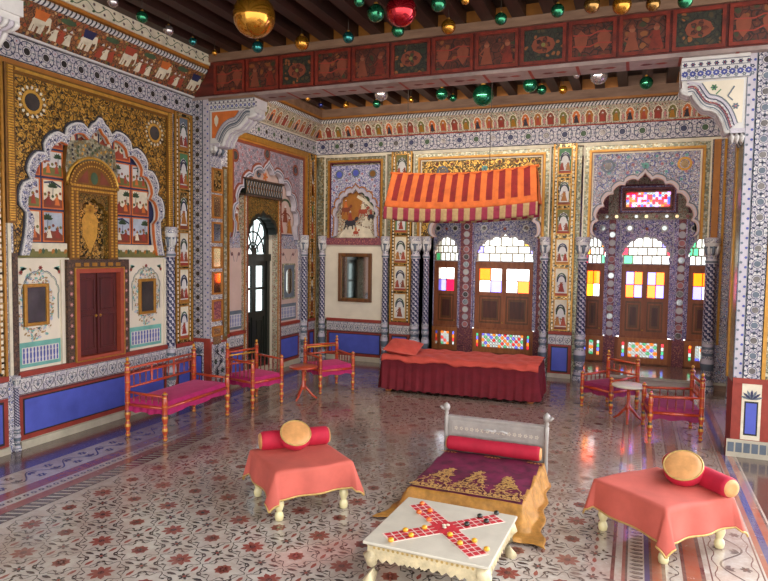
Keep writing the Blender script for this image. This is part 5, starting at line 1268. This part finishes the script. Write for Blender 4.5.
footed_seat('low seat on cream turned feet beneath the right coral cloth', 'coral cloth with gold edging draped over the footed seat at the lower right', '', '', (.19, 4.22, 0), aR, S=.53, D=.53, drop=.17)
u_ = V((math.cos(aR), math.sin(aR), 0)); v_ = V((-math.sin(aR), math.cos(aR), 0)); cR = V((.19, 4.22, 0))
p = cR+u_*.25-v_*.06; bolster('bolster_cushion', 'crimson bolster with cream ends on the far edge of the right coral seat', 'cushion', (p.x, p.y, .395), aR-PI/2-.15, .52, .062)
p = cR+u_*.185-v_*.03; round_cushion('round red cushion with tan silk top leaning on the bolster of the right coral seat', (p.x-.02, p.y-.02, .43), (.62, -.16, aR-.9), .118, .085)

# ------------------------------------------------------------------ low silver bed with velvet cover
lb = thing('low_bed', 'low silver bed with carved headboard and finial posts in the foreground', 'bed', (-.995, 4.50, 0), -.015)
X0, X1, YH, YF = -.40, .38, .47, -.455
b = MB(); HF = Fr((0, YH, 0), (1, 0, 0), (0, 0, 1))
b.prism(HF, [(X0, .05), (X1, .05), (X1, .405), (X0, .405)], [], -.03, 0, 'silver', back=True); b.fbox(HF, X0, X1, .405, .43, -.035, .008, 'silver', .004)
frame_rect(b, HF, X0+.03, X1-.03, .28, .39, .012, 0, .008, 'silver')
for i in range(16): b.flower(HF, X0+.07+i*.043, .333, .018, 5, .004, 'silver_top', 'silver')
for s_ in (-1, 1): b.tube([HF.p(-.01+s_*.015, .34, .01), HF.p(-.01+s_*.06, .348, .012), HF.p(-.01+s_*.1, .336, .01)], .007, 'white', 6)
b.disc(HF, -.01, .348, .012, .012, 'white', 8); b.build('headboard', lb, world=False)
for x in (X0-.01, X1+.01):
    b = MB(); b.lathe([(.016, 0), (.02, .02), (.014, .05), (.018, .1), (.015, .2), (.017, .34), (.02, .42), (.012, .435), (.02, .45), (.013, .465), (.024, .48), (.03, .50), (.024, .52), (.01, .532), (.003, .54)], (x, YH-.015, 0), 'silver', 14); po = b.build('headboard_post', lb, world=False)
    b = MB(); b.tube([(x, YH-.02, .48), (x+(.03 if x > 0 else -.03), YH-.03, .49), (x+(.045 if x > 0 else -.045), YH-.03, .51)], [.014, .012, .014], 'silver', 8); b.build('scroll_finial', po, world=False)
b = MB(); b.box((X0, YF, .07), (X1, YH-.03, .12), 'silver'); b.build('bed_frame', lb, world=False)
for x in (X0+.03, X1-.03):
    b = MB(); b.lathe([(.02, 0), (.028, .02), (.018, .04), (.022, .07)], (x, YF+.03, 0), 'silver', 12); b.build('leg', lb, world=False)
b = MB(); b.grid(lambda u, v: (X0+.01+(X1-X0-.02)*u, YF+(YH-.03-YF)*v, .12+.03*(1-max(abs(u-.5), abs(v-.5))**8*256)), 12, 12, 'plaster'); b.build('mattress', lb, world=False)
bolster('bolster_cushion', 'long crimson bolster lying against the silver headboard', 'cushion', (-1.0, 4.90, .227), -.015, .74, .056, end='tan_silk')
cv = thing('velvet_bedcover', 'purple velvet bedcover with gold embroidery and wide gold border spread over the low bed', 'bedcover', (-.995, 4.50, .15), -.015)
hx0, hx1, yb, yf = -.39, .385, .40, -.50
def cover(u, v):
    # u across, v from head (0) to foot (1)
    wx = (u-.5)*2; side = .16+(.06 if wx < 0 else .13)*v
    X_ = (-.005)+wx*(.39+side); x = max(hx0, min(hx1, X_)); ex = abs(X_-x)
    Yy = yb-(yb-yf+.30)*v; y = max(yf, Yy); ey = yf-Yy if Yy < yf else 0
    z = .012; e = max(ex, ey)
    wob = .5+.5*math.sin(u*31+v*17)
    if ex > 0 or ey > 0:
        dd = math.hypot(ex, ey); fall = min(.145, dd*1.05); z = .012-fall+.010*wob*(1 if fall < .145 else .6)
        flat = max(0, dd-.15)
        sx = 1 if X_ > x else -1
        x = x+sx*ex*(.30+.18*v)+sx*flat*.2+ .012*math.sin(v*24)*(ex > .03); y = y-ey*.55-flat*.25 - .008*math.sin(u*26)*(ey > .03)
    else: z += .004*math.sin(x*20)*math.sin(y*14)
    return (x, y, z)
def cm(u, v):
    X_ = (u-.5)*2*(.39+.16+(.06 if u < .5 else .13)*v); Yy = yb-(yb-yf+.30)*v
    return 'gold_cloth' if (X_ < hx0-.035 or X_ > hx1-.01 or Yy < yf+.02) else 'velvet'
b = MB(); b.grid(cover, 64, 64, 'velvet', mf=cm); o = b.build('cover_cloth', cv, world=False); m_ = o.modifiers.new('s', 'SOLIDIFY'); m_.thickness = .004; m_.offset = 1
EMB = thing; rr = random.Random(5); T = Fr((0, 0, .022), (1, 0, 0), (0, 1, 0))
def paisley(cx, cy, W_, H_, lean=0):
    b = MB()
    for k in range(150):
        t = rr.random(); ww = W_*(1-t)**.8; x = cx+(rr.random()*2-1)*ww+lean*t; y = cy+H_*t
        b.petal(T, x, y, rr.random()*2*PI, .024+.018*rr.random(), .013, rr.random()*.001, 'gold_thread')
        if k % 3 == 0: b.stroke(T, [(x, y), (x+.015*math.sin(k), y+.014), (x+.03*math.sin(k), y+.012), (x+.034*math.sin(k), y)], .004, .0015, 'gold_thread')
    for s_ in (-1, 1): b.stroke(T, [(cx+s_*W_*(1-i/8)+lean*i/8+.012*math.sin(i*2.5), cy+H_*i/8) for i in range(9)], .006, .0012, 'gold_thread')
    b.build('gold_embroidery', cv, 'tapering gold thread floral motif', world=False)
paisley(.0, yf+.05, .13, .42); paisley(-.27, yf+.05, .13, .40, .06); paisley(.27, yf+.05, .13, .40, -.06)
b = MB()
b.rect(T, hx0+.02, hx1-.02, yf+.03, yf+.042, .0004, 'gold_thread')
for i in range(24):
    x = hx0+.02+i*.031; b.petal(T, x, yf+.045, PI/2, .04 if i % 2 else .06, .022, .0005, 'gold_thread'); b.disc(T, x+.015, yf+.045, .007, .001, 'gold_thread', 6)
b.build('embroidered_hem', cv, 'gold thread scalloped hem line', world=False)
for cx in (-.35, .0, .33):
    b = MB()
    for k in range(5): b.petal(T, cx+(k-2)*.016, .35, -PI/2+(k-2)*.5, .04, .018, .001, 'gold_cloth')
    b.build('gold_tassel', cv, 'small gold motif', world=False)

# ------------------------------------------------------------------ low table with the cross shaped board game
gt = thing('low_table', 'low square table with pale silver top and carved ivory coloured sides in the foreground', 'table', (-.94, 3.325, 0), -.03)
S2, D2, HT = .34, .335, .235
b = MB(); b.box((-S2, -D2, HT-.018), (S2, D2, HT), 'silver_top'); b.build('table_top', gt, world=False, mods=bevel(.006))
for k, (F_, w_) in enumerate(((Fr((0, -D2+.03, 0), (1, 0, 0), (0, 0, 1)), S2), (Fr((0, D2-.03, 0), (-1, 0, 0), (0, 0, 1)), S2), (Fr((S2-.03, 0, 0), (0, 1, 0), (0, 0, 1)), D2), (Fr((-S2+.03, 0, 0), (0, -1, 0), (0, 0, 1)), D2))):
    b = MB(); w0 = w_-.02; pr = [(-w0, HT-.018), (-w0, HT-.10)]
    for i in range(25):
        t = i/24; pr.append((-w0+.04+(2*w0-.08)*t, HT-.115+.02*abs(math.sin(t*PI*12))+.012*math.sin(t*PI)))
    pr += [(w0, HT-.10), (w0, HT-.018)]
    b.prism(F_, pr, [], -.015, .008, 'ivory_metal', back=True)
    for i in range(22): b.petal(F_, -w0+.04+i*(2*w0-.08)/21, HT-.07, PI/2*(1 if i % 2 else -1), .03, .02, .011, 'ivory_metal'); b.disc(F_, -w0+.04+i*(2*w0-.08)/21, HT-.035, .008, .011, 'gold_trim', 6)
    b.bead(F_, [(-w0, HT-.022), (w0, HT-.022)], .007, .008, 'ivory_metal'); b.build('carved_apron', gt, world=False)
for sx in (-1, 1):
    for sy in (-1, 1):
        b = MB(); P = []; x, y = sx*(S2-.045), sy*(D2-.045)
        b.tube([(x, y, HT-.02), (x+sx*.012, y+sy*.012, HT-.08), (x+sx*.004, y+sy*.004, .10), (x-sx*.004, y-sy*.004, .06), (x+sx*.012, y+sy*.012, .02), (x+sx*.02, y+sy*.02, .0)], [.036, .04, .027, .022, .028, .034], 'ivory_metal', 12); b.build('leg', gt, world=False)
gc_ = thing('game_cloth', 'red and white chequered cross shaped game cloth laid diagonally on the low table', 'game cloth', (-.932, 3.325, HT), math.radians(45)-.01)
b = MB(); T = Fr((0, 0, 0), (1, 0, 0), (0, 1, 0)); cw = .036; al = .042
def arm_len(k): return 7
for k in range(4):
    A_ = Fr((0, 0, 0), (math.cos(k*PI/2), math.sin(k*PI/2), 0), (-math.sin(k*PI/2), math.cos(k*PI/2), 0))
    b.fbox(A_, cw*1.5, cw*1.5+7.2*al, -cw*1.55, cw*1.55, 0, .002, 'game_white')
    for i in range(7):
        for j in range(3): b.rect(A_, cw*1.5+i*al+.004, cw*1.5+(i+1)*al-.003, -cw*1.5+j*cw+.003, -cw*1.5+(j+1)*cw-.003, .0027, 'game_red')
b.build('chequered_arms', gc_, world=False)
b = MB(); b.fbox(T, -cw*1.6, cw*1.6, -cw*1.6, cw*1.6, 0, .0035, 'game_red'); b.build('central_square', gc_, world=False)
def piece(colr, label, uv, grp, cowrie=False):
    t_ = MB(); m_ = {'y': 'piece_yellow', 'o': 'piece_orange', 'b': 'piece_black', 'w': 'cream'}[colr]
    if cowrie: t_.grid(lambda u, v: (.012*math.cos(u*2*PI)*math.sin(v*PI), .008*math.sin(u*2*PI)*math.sin(v*PI), .006-.006*math.cos(v*PI)), 12, 8, m_)
    else: t_.lathe([(.001, 0), (.012, 0), (.0155, .004), (.0165, .009), (.0145, .015), (.009, .019), (.001, .021)], (0, 0, 0), m_, 16)
    o = t_.build('cowrie_shell' if cowrie else 'game_piece'); tag(o, label, 'shell' if cowrie else 'game piece', grp)
    px, py = uv; fx = ((px, py)); o.location = (fx[0], fx[1], HT+(.0040 if cowrie else .0030)); return o
# spots measured on the table top (x, y in metres)
PX = [('o', 'orange game piece at the far tip of the upper left arm of the cross', (-1.149, 3.575)), ('o', 'orange game piece on the outer right edge of the upper left arm', (-1.074, 3.494)),
      ('o', 'orange game piece on the left edge of the upper left arm', (-1.126, 3.448)), ('o', 'orange game piece on the upper left arm closest to the centre', (-1.041, 3.371)),
      ('y', 'yellow game piece at the tip of the lower left arm', (-1.146, 3.045)), ('y', 'yellow game piece midway along the lower left arm, on its near edge', (-1.069, 3.143)),
      ('y', 'yellow game piece midway along the lower left arm, on its far edge', (-1.117, 3.189)), ('y', 'yellow game piece on the lower left arm closest to the centre', (-1.032, 3.261)),
      ('y', 'yellow game piece on the lower right arm closest to the centre', (-.879, 3.232)), ('y', 'yellow game piece midway along the lower right arm, on its near edge', (-.803, 3.156)),
      ('y', 'yellow game piece midway along the lower right arm, on its far edge', (-.741, 3.214)), ('y', 'yellow game piece at the tip of the lower right arm', (-.661, 3.144)),
      ('b', 'dark game piece on the upper right arm closest to the centre', (-.828, 3.399)), ('b', 'dark game piece midway on the upper right arm, on its far edge', (-.786, 3.535)),
      ('b', 'dark game piece midway on the upper right arm, on its near edge', (-.736, 3.482)), ('b', 'dark game piece at the tip of the upper right arm', (-.707, 3.615))]
for c_, l_, uv in PX: piece(c_, l_, uv, 'board game pieces on the cross shaped cloth')
for uv in ((-.942, 3.335), (-.922, 3.345), (-.932, 3.31)): piece('w', 'tiny white cowrie shell on the red centre square of the game cloth', uv, 'cowrie shells at the centre of the game cloth', True)

# ------------------------------------------------------------------ daybed, pillow, hanging canopy
db = thing('daybed', 'long daybed covered in crimson cloth under the striped canopy by the back wall', 'bed', (-2.0, 7.80, 0), .035)
L2, W2, HB = .955, .36, .42
b = MB(); b.box((-L2+.03, -W2+.03, .18), (L2-.03, W2-.03, HB-.03), 'teak'); b.build('bed_frame', db, world=False)
for sx in (-1, 1):
    for sy in (-1, 1):
        b = MB(); b.lathe([(.03, 0), (.045, .015), (.05, .04), (.035, .07), (.03, .2)], (sx*(L2-.07), sy*(W2-.06), 0), 'honey_wood', 12); b.build('leg', db, world=False)
b = MB()
def sk(u, v):
    s = u*4; k = int(min(s, 3.999)); f_ = s-k; c = [(-L2, -W2), (L2, -W2), (L2, W2), (-L2, W2), (-L2, -W2)]
    x = c[k][0]+(c[k+1][0]-c[k][0])*f_; y = c[k][1]+(c[k+1][1]-c[k][1])*f_; nx, ny = [(0, -1), (1, 0), (0, 1), (-1, 0)][k]
    n_ = 34 if k % 2 == 0 else 12; q = (.012*math.sin(f_*n_*2*PI*.5+math.sin(f_*9)*1.5)+.006*math.sin(f_*n_*7))*v; o_ = .012+.03*v+q
    ce = math.sin(min(1, max(0, f_))*PI)
    return (x+nx*o_, y+ny*o_, HB-.01-(HB-.05)*v+.008*math.sin(f_*n_*3)*v)
b.grid(sk, 480, 10, 'crimson'); b.box((-L2, -W2, HB-.03), (L2, W2, HB-.005), 'crimson'); b.build('skirt_cloth', db, world=False)
sh = thing('bed_sheet', 'wrinkled salmon red sheet spread on top of the daybed', 'bed sheet', (-2.0, 7.80, HB), .035)
b = MB()
def shf(u, v):
    x = -L2+.0+(2*L2+.02)*u; y = -W2-.05+(2*W2+.06)*v+.018*math.sin(u*19)*(1-v)**3; z = .022+.010*math.sin(u*23+3*math.sin(v*4))*math.sin(v*9+u*3)+.006*math.sin(u*61+v*13)
    if y < -W2: z -= min(.06, (-W2-y)*1.2)+.0
    if u > .93: z += .012*math.sin(v*22)
    if y < -W2: y = -W2-.03+.3*(y+W2)
    return (x, y, z+.01)
b.grid(shf, 120, 36, 'salmon'); o = b.build('sheet_cloth', sh, world=False); m_ = o.modifiers.new('s', 'SOLIDIFY'); m_.thickness = .008; m_.offset = 1
pw = thing('bed_pillow', 'salmon red pillow at the left end of the daybed', 'pillow', (-2.77, 7.72, HB+.112), .1); pw.rotation_euler = (.15, .12, .12)
b = MB()
for s_ in (-1, 1):
    b.grid(lambda u, v: ((u-.5)*.42*(1-.06*(abs(v-.5)*2)**2*0), (v-.5)*.50, s_*.062*((1-(abs(u-.5)*2)**3)*(1-(abs(v-.5)*2)**3))**.55+.003*math.sin(u*20+v*14)), 26, 26, 'salmon')
b.build('pillow_case', pw, world=False); b = MB(); b.tube([(.21, -.25, 0), (.21, .25, 0), (-.21, .25, 0), (-.21, -.25, 0), (.21, -.25, 0)], .006, 'coral', 6); b.build('piping', pw, world=False)

aw = thing('hanging_canopy', 'orange and red striped fabric canopy with chequered valance hanging above the daybed', 'canopy', (-2.04, 7.7, 2.12), .02)
def sag(x): return -.055*(1-(x/.95)**2)+.02*x
def slope(sgn):
    def f_(u, v):
        hw = .90+.045*v; x = (u-.5)*2*hw; puff = .018*math.sin(v*PI)+.008*math.sin(u*68)*(.3+v)
        return (x, sgn*(.02+.16*v+puff*.8), .66-.44*v+sag(x)+.010*math.cos(u*25*PI)*(1-v)**4)
    return f_
def st_m(u, v):
    if v > .80: return 'awning_orange'
    k = int(u*25)
    if k % 2 == 1: return 'awning_red'
    return 'awning_orange'
for sgn, nm in ((-1, 'striped_panel'), (1, 'striped_panel')):
    b = MB(); b.grid(slope(sgn), 150, 15, 'awning_orange', mf=st_m); o = b.build(nm, aw, world=False); m_ = o.modifiers.new('s', 'SOLIDIFY'); m_.thickness = .005
for s_ in (-1, 1):
    b = MB(); b.grid(lambda u, v: (s_*(.90+.045*v+.01), (u-.5)*2*(.02+.16*v), .66-.44*v+sag(.9*s_)), 8, 12, 'awning_orange'); b.build('end_panel', aw, world=False)
for sgn in (-1, 1):
    b = MB(); b.grid(lambda u, v: ((u-.5)*1.90, sgn*(.19+.01*math.sin(u*80)*v+.012*v), .225+sag((u-.5)*1.9)-.155*v), 160, 6, 'valance_tan', mf=lambda u, v: 'valance_red' if int(u*27+.3) % 2 == 0 else 'valance_tan'); o = b.build('valance', aw, world=False); m_ = o.modifiers.new('s', 'SOLIDIFY'); m_.thickness = .004
b = MB(); b.tube([(-.93+i*.093, 0, .665+sag(-.93+i*.093)) for i in range(21)], .018, 'awning_orange', 8); b.build('ridge_roll', aw, world=False)
for x in (-.72, .34):
    b = MB(); b.tube([(x, 0, .66+sag(x)), (x+.01, 0, 1.88)], .004, 'cord', 6); b.build('hanging_cord', aw, world=False)

# ------------------------------------------------------------------ glass balls hung from the joists
def make_ball(name, label, mat, r, loc, group, ribs=False, clen=None):
    t_ = thing(name, label, 'glass ball', loc, 0, group)
    b = MB(); n = 24
    b.lathe([(max(.0005, r*math.sin(PI*i/n)), -r*math.cos(PI*i/n)) for i in range(n+1)], (0, 0, 0), mat, 36 if r > .1 else 24); b.build('ball_globe', t_, world=False)
    b = MB(); b.lathe([(r*.22, r*.96), (r*.24, r*1.0), (r*.22, r*1.18), (r*.12, r*1.24), (.002, r*1.26)], (0, 0, 0), 'gold', 12); b.build('metal_cap', t_, world=False)
    b = MB(); b.tube([(0, 0, r*1.24), (0, 0, 3.99-loc[2])], .0025, 'cord', 5); b.build('hanging_cord', t_, world=False)
    return t_
BALLS = [(-4.17, 4.25, .045, 'silver', 'front silver ball above the left wall cornice'), (-4.19, 4.61, .052, 'green', 'green ball between two silver ones above the left wall cornice'),
 (-4.2, 4.97, .048, 'silver', 'silver ball nearer the red beam above the left wall cornice'), (-4.19, 5.31, .039, 'teal', 'small teal ball above the left wall cornice'), (-4.21, 5.69, .029, 'gold', 'tiny gold ball where the left cornice meets the red beam'),
 (-3.07, 4.69, .178, 'gold', 'very large golden ball hanging at the upper left'), (-3.67, 5.67, .058, 'teal', 'teal ball right under the very large golden one, before the beam'),
 (-3.18, 5.71, .072, 'gold', 'medium gold ball right of the very large golden one'), (-2.67, 5.71, .055, 'teal', 'teal ball before the beam midway between gold and red balls'),
 (-2.18, 5.22, .076, 'green', 'green ball immediately left of the big red one'), (-2.21, 4.93, .045, 'green', 'green ball cut by the top edge, left of the big red one'),
 (-1.86, 4.99, .126, 'red', 'big shining red ball at the top centre'), (-2.15, 5.69, .061, 'green', 'green ball just below the big red one, before the beam'),
 (-1.61, 5.2, .064, 'green', 'green ball immediately right of the big red one'), (-1.68, 5.75, .067, 'gold', 'gold ball before the beam, right of the big red one'),
 (-1.19, 5.71, .054, 'green', 'green ball hanging before the beam in the middle of the picture'), (-1.38, 5.2, .036, 'gold', 'small gold ball cut by the top edge near the centre'),
 (-.7, 5.68, .057, 'green', 'lone green ball before the beam, right of centre'), (-.42, 5.65, .066, 'amber', 'amber ball before the beam next to the gold one at right'),
 (-.19, 5.73, .077, 'gold', 'gold ball before the beam toward the right'), (.05, 5.79, .058, 'amber', 'amber ball before the beam nearest the right bracket'), (.29, 5.81, .058, 'green', 'green ball before the beam nearest the right bracket'),
 (-4.23, 7.77, .036, 'gold', 'tiny gold ball below the beam at far left'), (-4.24, 8.17, .037, 'blue', 'tiny dark blue ball below the beam at the room corner'), (-3.91, 8.31, .044, 'gold', 'small gold ball below the beam, right of the dark blue one'),
 (-3.46, 8.36, .058, 'green', 'green ball below the beam left of the silver one'), (-3.19, 7.86, .09, 'silver', 'pale silver ball below the beam above the canopy left end'),
 (-2.44, 8.11, .078, 'green', 'front one of the pair of green balls above the canopy'), (-2.36, 8.36, .05, 'green', 'rear small one of the pair of green balls above the canopy'),
 (-1.93, 8.27, .138, 'green', 'largest green ball, hanging below the beam over the canopy'), (-1.29, 8.02, .088, 'green', 'larger one of two green balls above the canopy right end'),
 (-1.19, 8.3, .062, 'green', 'smaller one of two green balls above the canopy right end'), (-.94, 8.39, .055, 'gold', 'gold ball below the beam right of the canopy'),
 (-2.93, 8.29, .04, 'gold', 'small gold ball below the beam right of the pale silver one'), (-.48, 7.85, .1, 'silver', 'large clear silvery ball below the beam over the platform arch'),
 (.03, 8.36, .078, 'green', 'green ball below the beam nearest the right bracket'), (-.72, 7.75, .038, 'silver', 'tiny silver ball left of the large clear one')]
for x, y, r, c_, l_ in BALLS:
    z = 3.72 if r > .11 and y < 5.1 else 3.82
    if r > .13 and y > 6: z = 3.80
    make_ball('glass_ball', l_, 'ball_'+c_, r, (x, y, z), 'hanging glass balls')

# ------------------------------------------------------------------ camera, daylight
cam = bpy.data.cameras.new('camera'); co = bpy.data.objects.new('camera', cam); COL.objects.link(co)
cam.sensor_width = 36; cam.lens = 36*636.56/768; cam.clip_start = .05; cam.clip_end = 200
R = ((0.929365, -0.035501, 0.367451), (0.368879, 0.050302, -0.928115), (0.014465, 0.998103, 0.059844))
co.matrix_world = Matrix.Translation((0, 0, 1.75)) @ Matrix(R).to_4x4()
SC.camera = co
wd = bpy.data.worlds.new('world'); SC.world = wd; wd.use_nodes = True
nt = wd.node_tree; bg = nt.nodes['Background']
tcw = nt.nodes.new('ShaderNodeTexCoord'); sp = nt.nodes.new('ShaderNodeSeparateXYZ'); nt.links.new(tcw.outputs['Generated'], sp.inputs[0])
mr_ = nt.nodes.new('ShaderNodeMapRange'); nt.links.new(sp.outputs['Z'], mr_.inputs[0]); mr_.inputs[1].default_value = -1
cr = ramp(nt, mr_.outputs[0], [(.0, (.55, .50, .44, 1)), (.48, (.85, .82, .78, 1)), (.56, (1, .98, .95, 1)), (1, (.80, .88, 1, 1))])
nt.links.new(cr, bg.inputs[0])
ms = nt.nodes.new('ShaderNodeMapRange'); nt.links.new(sp.outputs['Y'], ms.inputs[0])   # the open sky is brighter on the window side, where the sun stands
ms.inputs[1].default_value = .0; ms.inputs[2].default_value = .8; ms.inputs[3].default_value = 2.5; ms.inputs[4].default_value = 8.0
nt.links.new(ms.outputs[0], bg.inputs[1])
SC.view_settings.view_transform = 'Standard'; SC.view_settings.look = 'None'; SC.view_settings.gamma = 1; SC.view_settings.use_curve_mapping = False
la = bpy.data.lights.new('added_fill_light', 'AREA'); la.shape = 'RECTANGLE'; la.size = 5.0; la.size_y = .14; la.energy = 55; la.color = (1, .88, .76)
lo = bpy.data.objects.new('added_fill_light', la); COL.objects.link(lo); lo.location = (-1.9, 6.56, 3.72); lo.rotation_euler = (math.radians(62), 0, 0)   # added unseen fill light behind the beam, to brighten the far wall
SC.view_settings.exposure = .6
